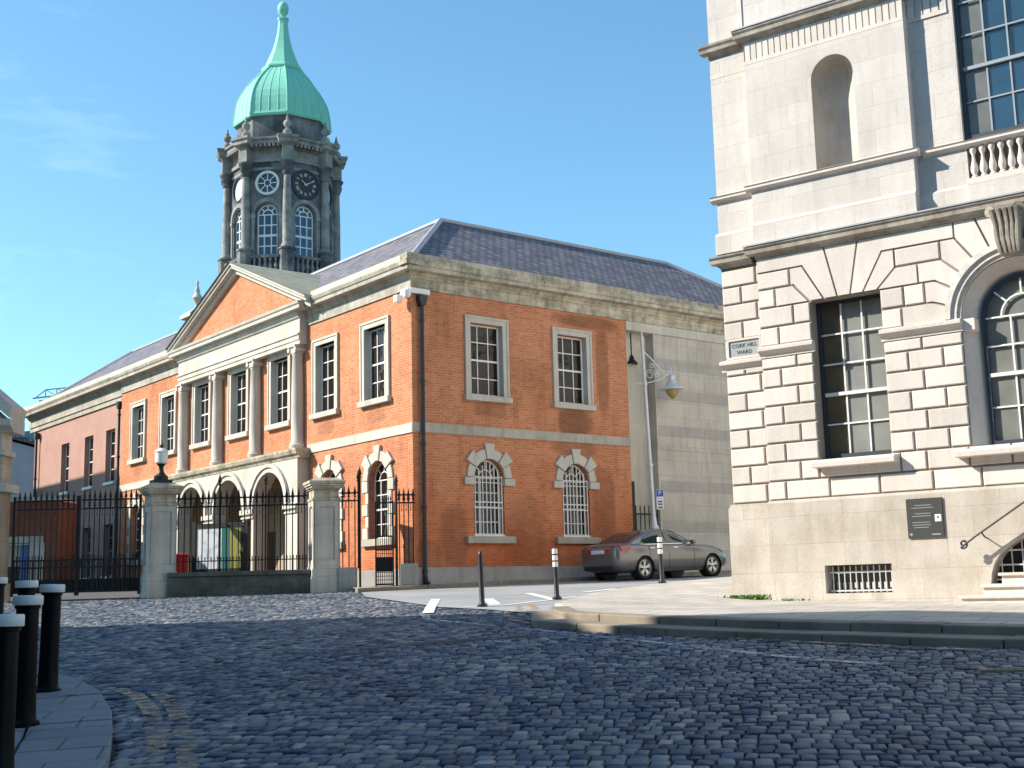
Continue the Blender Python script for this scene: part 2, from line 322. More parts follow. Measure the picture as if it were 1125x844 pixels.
# ------------------------------------------------------------------ mesh helpers
class MB:
    def __init__(s): s.v = []; s.f = []; s.sm = []
    def add(s, vs, fs, smooth=False):
        o = len(s.v); s.v += [tuple(p) for p in vs]; s.f += [tuple(i+o for i in f) for f in fs]; s.sm += [smooth]*len(fs); return s
    def hexa(s, p): return s.add(p, [(0, 3, 2, 1), (4, 5, 6, 7), (0, 1, 5, 4), (1, 2, 6, 5), (2, 3, 7, 6), (3, 0, 4, 7)])
    def box(s, x0, x1, y0, y1, z0, z1, T=None):
        p = [(x0, y0, z0), (x1, y0, z0), (x1, y1, z0), (x0, y1, z0), (x0, y0, z1), (x1, y0, z1), (x1, y1, z1), (x0, y1, z1)]
        if T: p = [T(*q) for q in p]
        return s.hexa(p)
    def prism(s, poly, a, b, T):
        """poly [(u,z)] between depths a and b, T(u,depth,z)"""
        n = len(poly); vs = [T(u, a, z) for u, z in poly]+[T(u, b, z) for u, z in poly]
        return s.add(vs, [tuple(range(n))[::-1], tuple(range(n, 2*n))]+[(i, (i+1) % n, n+(i+1) % n, n+i) for i in range(n)])
    def extr(s, prof, a, b, T):
        """closed profile [(off,z)] swept from u=a to u=b"""
        n = len(prof); vs = [T(a, o, z) for o, z in prof]+[T(b, o, z) for o, z in prof]
        return s.add(vs, [tuple(range(n))[::-1], tuple(range(n, 2*n))]+[(i, (i+1) % n, n+(i+1) % n, n+i) for i in range(n)])
    def tube(s, path, r, seg=8, caps=True):
        path = [Vector(p) for p in path]; rs = r if isinstance(r, (list, tuple)) else [r]*len(path)
        rings = []; prev = None
        for i, p in enumerate(path):
            d = (path[min(i+1, len(path)-1)]-path[max(i-1, 0)]).normalized()
            a = prev if prev is not None else (Vector((0, 0, 1)) if abs(d.z) < .9 else Vector((1, 0, 0)))
            x = (a-d*a.dot(d)).normalized(); y = d.cross(x); prev = x
            rings.append([p+rs[i]*(cos(2*pi*k/seg)*x+sin(2*pi*k/seg)*y) for k in range(seg)])
        vs = [q for r_ in rings for q in r_]
        fs = [(i*seg+k, i*seg+(k+1) % seg, (i+1)*seg+(k+1) % seg, (i+1)*seg+k) for i in range(len(path)-1) for k in range(seg)]
        s.add(vs, fs, True)
        if caps: s.add(rings[0], [tuple(range(seg))[::-1]]); s.add(rings[-1], [tuple(range(seg))])
        return s
    def lathe(s, prof, seg=16, c=(0, 0, 0), rot=0, smooth=True, caps=True, T=None):
        vs = []
        for r, z in prof:
            for k in range(seg):
                a = 2*pi*k/seg+rot; p = (c[0]+r*cos(a), c[1]+r*sin(a), c[2]+z); vs.append(T(*p) if T else p)
        fs = [(i*seg+k, i*seg+(k+1) % seg, (i+1)*seg+(k+1) % seg, (i+1)*seg+k) for i in range(len(prof)-1) for k in range(seg)]
        s.add(vs, fs, smooth)
        if caps:
            n = len(prof)
            if prof[0][0] > 1e-4: s.add(vs[:seg], [tuple(range(seg))[::-1]])
            if prof[-1][0] > 1e-4: s.add(vs[(n-1)*seg:], [tuple(range(seg))])
        return s
    def build(s, name, mat, parent=None, bevel=0, uvslope=False, weld=False, recalc=True, **props):
        me = bpy.data.meshes.new(name); me.from_pydata(s.v, [], s.f)
        for p, sm in zip(me.polygons, s.sm): p.use_smooth = sm
        if recalc or weld:
            bm = bmesh.new(); bm.from_mesh(me)
            if weld: bmesh.ops.remove_doubles(bm, verts=bm.verts, dist=1e-4)
            bmesh.ops.recalc_face_normals(bm, faces=bm.faces); bm.to_mesh(me); bm.free()
        if any(s.sm):
            try: me.set_sharp_from_angle(angle=radians(40))
            except Exception: pass
        if uvslope:
            uv = me.uv_layers.new(name='slope')
            for p in me.polygons:
                n = p.normal; h = Vector((-n.y, n.x, 0))
                h = h.normalized() if h.length > 1e-5 else Vector((1, 0, 0)); up = n.cross(h)
                if up.z < 0: up = -up
                for li in p.loop_indices:
                    q = me.vertices[me.loops[li].vertex_index].co; uv.data[li].uv = (q.dot(h), q.dot(up))
        if isinstance(mat, (list, tuple)):
            for m_ in mat: me.materials.append(m_)
        else: me.materials.append(mat)
        o = bpy.data.objects.new(name, me); COL.objects.link(o)
        if parent: o.parent = parent
        if bevel:
            b = o.modifiers.new('bevel', 'BEVEL'); b.width = bevel; b.segments = 2; b.limit_method = 'ANGLE'; b.angle_limit = radians(40)
        for k, v_ in props.items(): o[k] = v_
        return o

def thing(name, label, cat, loc=(0, 0, 0), rz=0, group=None):
    o = bpy.data.objects.new(name, None); COL.objects.link(o); o.empty_display_size = .2
    o.location = loc; o.rotation_euler = (0, 0, rz); o['label'] = label; o['category'] = cat
    if group: o['group'] = group
    return o
def tag(o, label, cat, group=None):
    o['label'] = label; o['category'] = cat
    if group: o['group'] = group
    return o
def dup(root, loc, rz=None, label=None):
    def cp(o, par):
        c = o.copy(); COL.objects.link(c)
        if par: c.parent = par
        for ch in list(o.children): cp(ch, c)
        return c
    r = cp(root, None); r.location = loc
    if rz is not None: r.rotation_euler = (0, 0, rz)
    if label: r['label'] = label
    return r

def inpoly(x, y, P):
    c = False; n = len(P); j = n-1
    for i in range(n):
        xi, yi = P[i]; xj, yj = P[j]
        if (yi > y) != (yj > y) and x < (xj-xi)*(y-yi)/(yj-yi)+xi: c = not c
        j = i
    return c
def arch(u, z0, zs, r, n=14):
    """arched opening outline, sill z0, springing zs, radius r"""
    return [(u-r, z0), (u+r, z0)]+[(u+r*cos(pi*k/n), zs+r*sin(pi*k/n)) for k in range(n+1)]
def rect(u0, u1, z0, z1): return [(u0, z0), (u1, z0), (u1, z1), (u0, z1)]
def wall(mb, outer, holes, off, depth, T):
    """flat wall skin at offset off with openings whose reveals run in by depth"""
    vs = []; es = []
    for L in [outer]+[h for h in holes]:
        o = len(vs); vs += [Vector(p) for p in L]; es += [(o+i, o+(i+1) % len(L)) for i in range(len(L))]
    V2, E2, F2, *_ = delaunay_2d_cdt(vs, es, [], 0, 1e-5)
    fs = []
    for f in F2:
        cx = sum(V2[i].x for i in f)/len(f); cz = sum(V2[i].y for i in f)/len(f)
        if inpoly(cx, cz, outer) and not any(inpoly(cx, cz, h) for h in holes): fs.append(tuple(f))
    mb.add([T(p.x, off, p.y) for p in V2], fs)
    for i, h in enumerate(holes):
        d = depth[i] if isinstance(depth, (list, tuple)) else depth
        n = len(h); mb.add([T(u, off, z) for u, z in h]+[T(u, off-d, z) for u, z in h], [(k, (k+1) % n, n+(k+1) % n, n+k) for k in range(n)])
    return mb
def ring(mb, inner, outer, a, b, T):
    """frame between two outlines with as many points, from depth a to b"""
    n = len(inner)
    vs = [T(u, a, z) for u, z in inner]+[T(u, a, z) for u, z in outer]+[T(u, b, z) for u, z in inner]+[T(u, b, z) for u, z in outer]
    fs = []
    for k in range(n):
        q = (k+1) % n
        fs += [(k, q, n+q, n+k), (2*n+k, 3*n+k, 3*n+q, 2*n+q), (k, 2*n+k, 2*n+q, q), (n+k, n+q, 3*n+q, 3*n+k)]
    return mb.add(vs, fs)

# ------------------------------------------------------------------ ground
GC = (0.0206645, 0.01075476, 0.06851034, -0.00011202, -0.0004748)
def G(x, y):
    x = max(-60, min(60, x)); y = max(-30, min(72, y))
    return GC[0]+GC[1]*x+GC[2]*y+GC[3]*x*y+GC[4]*y*y
def sheet(name, xs, ys, dz, mat, **kw):
    mb = MB(); nx = len(xs)
    vs = [(x, y, G(x, y)+dz) for y in ys for x in xs]
    fs = [(j*nx+i, j*nx+i+1, (j+1)*nx+i+1, (j+1)*nx+i) for j in range(len(ys)-1) for i in range(nx-1)]
    mb.add(vs, fs, True); return mb.build(name, mat, recalc=False, **kw)
sheet('ground', [-900, -300, -100]+list(range(-60, 61, 4))+[100, 300, 900], [-600, -200, -80]+list(range(-30, 73, 3))+[120, 300, 900], -.016, M['joint_grit'], kind='structure')

def poly_sheet(name, P, mat, dz, skirt=0, step=.8, dzf=None, parent=None, **kw):
    """horizontal sheet with outline P following the ground, optional skirt"""
    f = dzf or (lambda x, y: dz)
    pts = []
    for i in range(len(P)):
        a = Vector(P[i]); b = Vector(P[(i+1) % len(P)]); n = max(1, int((b-a).length/step))
        pts += [tuple(a.lerp(b, k/n)) for k in range(n)]
    xs = [p[0] for p in pts]; ys = [p[1] for p in pts]; ins = []
    x = min(xs)+step/2
    while x < max(xs):
        y = min(ys)+step/2
        while y < max(ys):
            if inpoly(x, y, P): ins.append((x, y))
            y += step
        x += step
    vs = [Vector(p) for p in pts+ins]
    V2, E2, F2, *_ = delaunay_2d_cdt(vs, [(i, (i+1) % len(pts)) for i in range(len(pts))], [], 0, 1e-4)
    mb = MB(); fs = [tuple(q) for q in F2 if inpoly(sum(V2[i].x for i in q)/3, sum(V2[i].y for i in q)/3, P)]
    mb.add([(p.x, p.y, G(p.x, p.y)+f(p.x, p.y)) for p in V2], fs)
    if skirt:
        n = len(pts)
        mb.add([(a, b, G(a, b)+f(a, b)) for a, b in pts]+[(a, b, G(a, b)+f(a, b)-skirt) for a, b in pts], [(i, (i+1) % n, n+(i+1) % n, n+i) for i in range(n)])
    return mb.build(name, mat, parent, weld=True, **kw)

# facade axes of the brick building and of the white stone building
AZA = radians(-38.0); AZC = radians(126.7)
dA = Vector((sin(AZA), cos(AZA))); nA = Vector((sin(AZA-pi/2), cos(AZA-pi/2)))
CORNER = Vector((-2.7809, 35.0)); dB = -nA; nB = -dA
RZ_A = atan2(dA.y, dA.x)
C0 = Vector((4.3777, 22.0)); dC = Vector((sin(AZC), cos(AZC))); RZ_C = atan2(dC.y, dC.x); nC = Vector((dC.y, -dC.x))
def PA(u, off): return CORNER+dA*u+nA*off
def PB(u, off): return CORNER+dB*u+nB*off
def PC(u, off): return C0+dC*u+nC*off

# pavement beside the white building: raised flags with a stepped granite kerb
front = [(.50, 20.5), (.60, 19.25), (.93, 18.66), (1.64, 17.76), (2.91, 16.45), (4.6, 15.05), (5.63, 14.25), (8.5, 12.1), (13, 9.0), (20, 4.5)]
back = [(.62, 21.3), (.9, 22.6), (1.35, 24.2), (2.1, 26.1), (3.05, 28.0), (5.2, 31.0), (9.0, 35.6), (16, 43)]
pavP = front+[(30, 12), (30, 43)]+back[::-1]
KW = .32
def offset_line(L, d):
    out = []
    for i, p in enumerate(L):
        a = Vector(L[max(i-1, 0)]); b = Vector(L[min(i+1, len(L)-1)]); t = (b-a).normalized(); out.append((p[0]-t.y*d, p[1]+t.x*d))
    return out
frontin = offset_line(front, KW)
pav_dz = .2
def PAV(x, y):
    """height of the raised pavement above the street: it dips a little towards the foot of the white building"""
    d = Vector((x, y))-C0; u = d.dot(dC); o = d.dot(nC)
    return pav_dz-.11*max(0, min(1, (u+2.2)/1.8))*max(0, min(1, 1-o/4.2))
poly_sheet('pavement', frontin+[(30, 12), (30, 43)]+back[::-1], M['flags'], pav_dz, skirt=.28, dzf=PAV, kind='structure')
def kerb_run(name, line, width, top, height, mat, stone=.95, gap=.012, side=1, **kw):
    """row of kerb stones along a line; the line is the outer edge"""
    mb = MB(); acc = []
    pts = [Vector(p) for p in line]; dist = [0]
    for a, b in zip(pts, pts[1:]): dist.append(dist[-1]+(b-a).length)
    def at(s):
        for i in range(len(pts)-1):
            if s <= dist[i+1] or i == len(pts)-2:
                t = (s-dist[i])/(dist[i+1]-dist[i]); p = pts[i].lerp(pts[i+1], t)
                a = pts[max(i-1, 0)] if t < .5 else pts[i]; b = pts[i+1] if t < .5 else pts[min(i+2, len(pts)-1)]
                tg = (b-a).normalized(); return p, Vector((-tg.y, tg.x))*side
    s = 0
    while s < dist[-1]-.05:
        L = min(stone*random.uniform(.8, 1.2), dist[-1]-s); n = 3; vs = []
        dzr = random.uniform(-.006, .006)
        for k in range(n+1):
            p, nn = at(s+gap/2+(L-gap)*k/n); q = p+nn*width
            for (r, zz) in ((p, top), (q, top), (q, top-height), (p, top-height)): vs.append((r.x, r.y, G(r.x, r.y)+zz+dzr))
        fs = [(0, 1, 2, 3), (n*4+3, n*4+2, n*4+1, n*4)]
        for k in range(n):
            b = k*4; fs += [(b, b+4, b+5, b+1), (b+1, b+5, b+6, b+2), (b+2, b+6, b+7, b+3), (b+3, b+7, b+4, b)]
        mb.add(vs, fs); s += L
    return mb.build(name, mat, bevel=.018, **kw)
kerb_run('kerb', front, KW, pav_dz+.004, .3, M['kerb'], 1.15, kind='structure')
ledge = offset_line(front, -.42); ledge[0] = (.22, 21.2); 
kerb_run('kerb', ledge, .46, .1, .2, M['kerb'], 1.0, kind='structure')

# asphalt street between the pavements
roadP = [(-3.55, 30.3), (-2.47, 27.4), (-1.54, 24.8), (-.47, 23.3), (.32, 21.7), (.62, 21.3)]+[(p[0]+.1, p[1]-.05) for p in back]+[(16, 52), (9, 48), tuple(PB(11, .62)), tuple(PB(5, .62)), tuple(PB(0.4, .62)), (-2.75, 34.3), (-3.6, 33.9), (-4.05, 33.5)]
poly_sheet('road', roadP, M['asphalt'], .018, kind='structure')
# narrow pavement and kerb along the brick building
bl = [(-4.15, 33.62), (-3.5, 34.05), (-2.75, 34.42)]+[tuple(PB(u, .62)) for u in (.6, 3, 6, 9, 12, 16)]
kerb_run('kerb', bl, .18, .125, .25, M['kerb'], 1.1, kind='structure')
bl2 = offset_line(bl, .18)
poly_sheet('pavement', bl2+[tuple(PB(16, -.3)), tuple(PB(0, -.3)), (-3.2, 35.6), (-4.4, 34.5)], M['flags'], .118, kind='structure')
# forecourt behind the railings
poly_sheet('forecourt', [(-30, 35.0), (-4.3, 34.9), tuple(PA(0.4, .05)), tuple(PA(40, .05)), (-40, 70)], M['yard_asphalt'], .02, step=2.0, kind='structure')

# left pavement with bollards
lk = [(-2.35, 6.2), (-2.6, 8.0), (-2.73, 8.7), (-3.06, 9.85), (-3.40, 10.9), (-3.9, 12.15), (-4.5, 13.3), (-5.0, 13.95), (-5.6, 14.45), (-6.6, 14.9), (-8.5, 15.2), (-14, 15.4)]
lp_dz = .1
kerb_run('kerb', lk, .62, lp_dz, .22, M['flags_blue'], .62, .02, kind='structure')
lin = offset_line(lk, .64)
poly_sheet('pavement', [(-1.6, -8)]+[(-2.9, 4.0)]+lin[0:]+[(-13.4, 15.4), (-13.4, -8)], M['flags_blue'], lp_dz-.006, skirt=.15, kind='structure')
lkP = [(-1.2, -10), (-2.2, 4.5)]+lk+[(-14, -10)]

# granite setts, laid as domed stones
def setts():
    mb_v = []; mb_f = []
    rx, ry = .18, .122; ang = radians(79); ca, sa = cos(ang), sin(ang)
    ledP = ledge+[(30, 0), (30, 43)]+back[::-1]
    rnd = random.Random(11)
    j0 = int(-60/ry)
    rows = int(70/rx)
    for i in range(-490, 490):
        wob = 0
        off = rnd.random()*ry
        j = -40
        yy = off-40.0
        while yy < 40:
            L = ry*rnd.uniform(.75, 1.25); yc = yy+L/2; yy += L
            xc = i*rx+.12*sin(yc*.5+i*.013)+.06*sin(yc*1.3+i*.05)+rnd.gauss(0, .012)
            X = ca*xc-sa*yc; Y = sa*xc+ca*yc
            if Y < 6.2 or Y > 34.9: continue
            if abs(X) > .48*Y+2.2: continue
            if Y > 33.3+ .02*X and X > -4.2: continue
            if inpoly(X, Y, lkP) or inpoly(X, Y, ledP) or inpoly(X, Y, roadP): continue
            w = (rx-rnd.uniform(.006, .026))/2; l = (L-rnd.uniform(.006, .022))/2; h = rnd.gauss(0, .0035)+.003
            tx, ty = rnd.gauss(0, .03), rnd.gauss(0, .035); rz = ang+rnd.gauss(0, .06)
            c, s = cos(rz), sin(rz); b = len(mb_v)
            for (fx, fz) in ((1.0, -.03), (.985, -.005), (.89, .002)):
                e = .90 if fx < .9 else .94
                for (qx, qy) in ((-1, -e), (-e, -1), (e, -1), (1, -e), (1, e), (e, 1), (-e, 1), (-1, e)):
                    lx = qx*w*fx; ly = qy*(l-(1-fx)*w)
                    px, py = X+c*lx-s*ly, Y+s*lx+c*ly
                    mb_v.append((px, py, G(px, py)+h+fz+tx*lx+ty*ly))
            for r in range(2):
                for k in range(8):
                    q = (k+1) % 8; mb_f.append((b+r*8+k, b+r*8+q, b+r*8+8+q, b+r*8+8+k))
            mb_f.append(tuple(b+16+k for k in range(8)))
    me = bpy.data.meshes.new('cobbled_street'); me.from_pydata(mb_v, [], mb_f)
    for p in me.polygons: p.use_smooth = True
    me.set_sharp_from_angle(angle=radians(55))
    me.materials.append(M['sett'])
    o = bpy.data.objects.new('cobbled_street', me); COL.objects.link(o); o['kind'] = 'structure'
setts()

def strip(name, line, width, mat, dz=.012, step=.25):
    mb = MB(); pts = []
    for a, b in zip(line, line[1:]):
        a = Vector(a); b = Vector(b); n = max(1, int((b-a).length/step)); pts += [a.lerp(b, k/n) for k in range(n)]
    pts.append(Vector(line[-1])); vs = []
    for i, p in enumerate(pts):
        t = (pts[min(i+1, len(pts)-1)]-pts[max(i-1, 0)]).normalized(); nn = Vector((-t.y, t.x))*width/2
        for q in (p-nn, p, p+nn): vs.append((q.x, q.y, G(q.x, q.y)+dz))
    mb.add(vs, [(i*3+k, i*3+k+1, i*3+4+k, i*3+3+k) for i in range(len(pts)-1) for k in (0, 1)])
    return mb.build(name, mat, recalc=False, kind='structure')
strip('yellow_line', [(-4.0, 13.04), (-3.66, 12.49), (-3.26, 11.53), (-2.92, 10.48), (-2.56, 9.25), (-2.3, 7.6)], .15, M['line_yellow'], .010)
strip('yellow_line', [(-3.47, 12.55), (-3.12, 11.77), (-2.82, 10.85), (-2.5, 9.79), (-2.25, 8.9), (-2.0, 7.5)], .15, M['line_yellow'], .010)
strip('yellow_line', [(.25, 24.6), (.32, 23.0), (.05, 21.9), (.15, 20.6), (.5, 19.4), (.95, 18.45), (1.6, 17.22), (2.8, 15.85), (4.3, 14.3), (5.4, 13.3), (8.5, 11.0)], .13, M['line_yellow'], .024)
strip('yellow_line', [(.0, 24.2), (.05, 23.0), (-.2, 21.8), (-.12, 20.5), (.25, 19.2), (.72, 18.2), (1.4, 16.95)], .1, M['line_yellow'], .024)
strip('shadowy_streak', [(-2.3, 16.25), (-1.07, 17.02), (.2, 17.45)], .34, paint('shadowy_streak_paint', (.02, .022, .028), .30, .5), .010)  # shadow-like streak painted as dark colour across the setts
strip('road_marking', [(-1.62, 22.6), (-1.5, 21.4), (-.99, 20.52), (-.12, 19.03), (1.08, 17.02), (2.04, 15.31), (2.82, 13.93), (3.6, 12.9)], .13, M['line_white'], .010)
strip('road_marking', [(-1.75, 27.8), (-1.66, 24.8), (-1.58, 22.8)], .2, M['line_white_new'], .026)
strip('road_marking', [(-.62, 27.2), (-.42, 24.75)], .22, M['line_white_new'], .026)
strip('road_marking', [(-1.0, 24.35), (-.3, 24.4), (.75, 26.0), (1.2, 26.9)], .12, M['line_white_new'], .0262)
strip('road_marking', [(.25, 29.3), (.72, 26.0)], .18, M['line_white_new'], .0264)
strip('road_marking', [(-1.6, 27.6), (.6, 29.0), (3.2, 32.4)], .1, M['line_white'], .0266)
strip('road_marking', [(1.5, 28.9), (2.3, 30.2)], .2, M['line_white_new'], .0268)
strip('road_marking', [(3.4, 31.2), (4.4, 32.6)], .2, M['line_white_new'], .0268)

# ------------------------------------------------------------------ brick building
TA = lambda u, o, z: (u, o, z)              # street-gate front, local x along it, +y outwards
TB = lambda u, o, z: (-o, -u, z)            # side street front, runs along local -y
BB = thing('brick_building', 'two-storey red brick building with pedimented portico, arcade and slate hipped roof', 'building', (CORNER.x, CORNER.y, 0), RZ_A)

def sash(parent, T, u0, u1, z0, z1, off, cols, rows, matw, matg, arched=False, bar=.028, fr=.055):
    """sash window in an opening: bars mesh plus one glass pane mesh"""
    m = MB(); g = MB(); uc = (u0+u1)/2; r = (u1-u0)/2
    if arched:
        o = arch(uc, z0, z1, r, 16); i = arch(uc, z0+fr, z1, r-fr, 16)
        ring(m, i, o, off-.04, off, T); g.prism(arch(uc, z0+.01, z1, r-.012, 16), off-.03, off-.022, T); zt = z1
    else:
        ring(m, rect(u0+fr, u1-fr, z0+fr*1.3, z1-fr), rect(u0, u1, z0, z1), off-.04, off, T)
        g.prism(rect(u0+.01, u1-.01, z0+.01, z1-.01), off-.03, off-.022, T); zt = z1
    a, b = off-.021, off-.004
    for k in range(1, cols):
        u = u0+(u1-u0)*k/cols; m.box(u-bar/2, u+bar/2, a, b, z0+fr, zt-(0 if arched else fr), T)
    for k in range(1, rows+(1 if arched else 0)):
        z = z0+(zt-z0)*k/rows; h = bar*(1.9 if k == rows//2 else 1)/2
        m.box(u0+fr*.8, u1-fr*.8, a+.001, b+(.012 if k == rows//2 else .001), z-h, z+h, T)
    if arched:
        ri = r*.42
        pts = [(uc+ri*cos(pi*k/10), zt+ri*sin(pi*k/10)) for k in range(11)]; pto = [(uc+(ri+bar)*cos(pi*k/10), zt+(ri+bar)*sin(pi*k/10)) for k in range(11)]
        for k in range(10): m.prism([pts[k], pts[k+1], pto[k+1], pto[k]], a+.002, b+.002, T)
        for an in (pi/4, pi/2, 3*pi/4):
            c_, s_ = cos(an), sin(an); q = bar/2
            m.prism([(uc+ri*c_-q*s_, zt+ri*s_+q*c_), (uc+ri*c_+q*s_, zt+ri*s_-q*c_), (uc+(r-.03)*c_+q*s_, zt+(r-.03)*s_-q*c_), (uc+(r-.03)*c_-q*s_, zt+(r-.03)*s_+q*c_)], a+.003, b+.003, T)
    m.build('sash', matw, parent); g.build('pane', matg, parent)

def framed_window(T, uc, z0, z1, wo=1.55, fw=.19, depth=.2, cols=3, rows=4, sill_w=1.68, hood=False):
    """first-floor window: stone architrave, sill, sash and glass"""
    f = MB(); wi = wo/2-fw
    ring(f, rect(uc-wi, uc+wi, z0, z1-fw), rect(uc-wo/2, uc+wo/2, z0, z1), -depth, .05, T)
    ring(f, rect(uc-wo/2+.05, uc+wo/2-.05, z0+.001, z1-.05), rect(uc-wo/2-.015, uc+wo/2+.015, z0, z1+.015), .0, .075, T)
    fo = f.build('window', M['lime'], BB, bevel=.008)
    MB().box(uc-sill_w/2, uc+sill_w/2, -depth, .14, z0-.17, z0, T).build('sill', M['lime'], fo, bevel=.012)
    sash(fo, T, uc-wi, uc+wi, z0+.001, z1-fw-.001, -depth+.03, cols, rows, M['white_wood'], M['glass'])
    return fo
def gf_window(T, uc, blocked, grille, zsill=3.27, zs=4.95, r=.54, depth=.22):
    """ground-floor arched window with voussoirs, jamb or impost blocks, sill and bars"""
    f = MB(); p0, p1 = .002, .06
    an = [0, 30, 54, 79, 101, 126, 150, 180]
    for k in range(7):
        a0, a1 = radians(an[k])+.012, radians(an[k+1])-.012; ro = r+(.26, .43, .29, .46, .29, .43, .26)[k]
        n = 5; pl = [(uc+r*cos(a0+(a1-a0)*i/n), zs+r*sin(a0+(a1-a0)*i/n)) for i in range(n+1)]
        pl += [(uc+ro*cos(a1), zs+ro*sin(a1)), (uc+ro*cos(a0), zs+ro*sin(a0))] if k % 2 else [(uc+ro*cos(a1+(a0-a1)*i/n), zs+ro*sin(a1+(a0-a1)*i/n)) for i in range(n+1)]
        f.prism(pl, -.05, p1+(.03 if k % 2 else 0), T)
    for s in (-1, 1):
        if blocked:
            hs = (zs-zsill)/5
            for k in range(5):
                wd = .30 if k % 2 == 0 else .17; pr = p1 if k % 2 == 0 else .035
                a, b = (uc+s*r, uc+s*(r+wd)); f.box(min(a, b), max(a, b), -.05, pr, zs-hs*(k+1)+.008, zs-hs*k-.008, T)
        else:
            a, b = (uc+s*(r-.02), uc+s*(r+.36)); f.box(min(a, b), max(a, b), -.08, .09, zs-.22, zs-.01, T)
    fo = f.build('window', M['lime'], BB, bevel=.012)
    MB().box(uc-.85, uc+.85, -depth+.02, .13, zsill-.2, zsill, T).build('sill', M['lime_band'], fo, bevel=.012)
    sash(fo, T, uc-r+.004, uc+r-.004, zsill+.001, zs, -depth+.04, 3, 4, M['white_wood'], M['glass'], arched=True)
    if grille:
        g = MB()
        for k in range(8):
            u = uc-r+.06+(2*r-.12)*k/7; zt = zs+sqrt(max(0, (r-.03)**2-(u-uc)**2)); g.tube([T(u, -.03, zsill+.03), T(u, -.03, zt-.12 if k not in (3, 4) else zt-.05)], .016, 6)
        for z, h in ((zsill+.07, .012), (zsill+.82, .014), (zsill+.98, .016), (zs-.14, .010), (zs+.02, .012)): g.box(uc-r+.02, uc+r-.02, -.052, -.034, z-h, z+h, T)
        g.box(uc-r, uc+r, -.06, .0, zsill+.002, zsill+.05, T)
        g.build('window_grille', M['white_wood'], fo)
    return fo

FWC = [1.9, 4.8, 7.8, 10.8, 13.8, 16.87, 19.85]     # first-floor window centres on the gate front
SWC = [2.6, 5.88]                                   # on the side street front
WZ0, WZ1 = 7.3, 9.63
wi = 1.55/2-.19
# brick walls (one shell with openings)
m = MB()
A_open = [rect(u-wi-.01, u+wi+.01, WZ0, WZ1-.19) for u in FWC]+[arch(u, 3.27, 4.95, .54) for u in (1.78, 4.55, 17.05, 19.85)]+[rect(6.3, 15.3, 1.4, 5.75)]
dA_ = [.2]*7+[.22]*4+[.1]
wall(m, rect(0, 21.75, 1.2, 10.3), A_open, 0, dA_, TA)
B_open = [rect(u-wi-.01, u+wi+.01, WZ0, WZ1-.19) for u in SWC]+[arch(u, 3.27, 4.95, .54) for u in SWC]
wall(m, rect(0, 8.2, 1.2, 10.3), B_open, 0, .22, TB)
m.add([TB(8.2, 0, 1.2), TB(8.2, -1.2, 1.2), TB(8.2, -1.2, 10.3), TB(8.2, 0, 10.3)], [(0, 1, 2, 3)])
m.box(.3, 33.5, -7.5, -2.9, 1.0, 10.9); m.box(.45, 6.9, -17.2, -7.4, 1.0, 10.9); m.box(1.7, 6.9, -12, -.45, 1.0, 10.9)
m.build('wall', M['brick'], BB)
# pink rendered wing
m = MB(); WW = [23.28, 25.85, 28.9]
wall(m, rect(21.75, 33.3, 1.2, 9.95), [rect(u-.55, u+.5, 6.68, 8.9) for u in WW]+[rect(u-.55, u+.5, 2.75, 4.9) for u in WW], -.12, .25, TA)
m.add([TA(33.3, -.12, 1.2), TA(33.3, -7, 1.2), TA(33.3, -7, 11), TA(33.3, -.12, 11)], [(0, 1, 2, 3)])
m.build('rendered_wall', M['render_pink'], BB)
for z0, z1 in ((6.68, 8.9), (2.75, 4.9)):
    for u in WW:
        fo = MB().box(u-.6, u+.55, -.3, -.05, z0-.12, z0, TA).build('window', M['white_wood'], BB)
        sash(fo, TA, u-.549, u+.499, z0+.001, z1-.001, -.33, 2, 4, M['white_wood'] if z0 > 5 else M['grey_wood'], M['glass'])
# granite plinth, string course
m = MB()
MB().box(-.05, 6.0, -.01, .06, 1.2, 2.4, TA).build('plinth', M['granite'], BB, bevel=.02); MB().box(15.65, 21.75, -.01, .06, 1.2, 2.4, TA).build('plinth', M['granite'], BB, bevel=.02); MB().box(-.052, 8.2, -.01, .06, 1.2, 2.42, TB).build('plinth', M['granite'], BB, bevel=.02)
MB().box(-.03, 5.92, -.01, .035, 6.12, 6.39, TA).build('string_course', M['lime'], BB); MB().box(15.7, 21.75, -.01, .035, 6.12, 6.39, TA).build('string_course', M['lime'], BB)
MB().box(-.036, 8.2, -.01, .036, 6.14, 6.41, TB).build('string_course', M['lime_band'], BB)
for u in FWC: framed_window(TA, u, WZ0, WZ1)
for u in SWC: framed_window(TB, u, WZ0+.02, WZ1+.01)
for u in (1.78, 4.55, 17.05, 19.85): gf_window(TA, u, True, False)
for u in SWC: gf_window(TB, u, False, True)
# cornices
prof = [(-.02, 10.2), (.045, 10.2), (.045, 10.5), (.075, 10.5), (.075, 10.56), (.12, 10.62), (.14, 10.66), (.34, 10.68), (.34, 10.79), (.37, 10.81), (.40, 10.9), (.40, 10.94), (-.02, 10.94)]
MB().extr(prof, -.0, 6.05, TA).build('cornice', M['lime_cornice'], BB); m = MB(); m.extr(prof, 15.3, 21.75, TA)
m.extr([(-.14, 9.93), (-.05, 9.93), (-.05, 10.12), (.0, 10.14), (.0, 10.5), (.06, 10.55), (.14, 10.66), (.34, 10.68), (.34, 10.79), (.40, 10.9), (.40, 10.94), (-.14, 10.94)], 21.75, 33.85, TA)
m.build('cornice', M['lime_cornice'], BB)
MB().box(-.33, 5.2, -.05, .33, 10.94, 11.14, TA).build('parapet', M['lime'], BB, bevel=.02); m = MB(); m.box(15.7, 33.85, -.05, .33, 10.94, 11.14, TA); m.build('parapet', M['lime'], BB, bevel=.02)
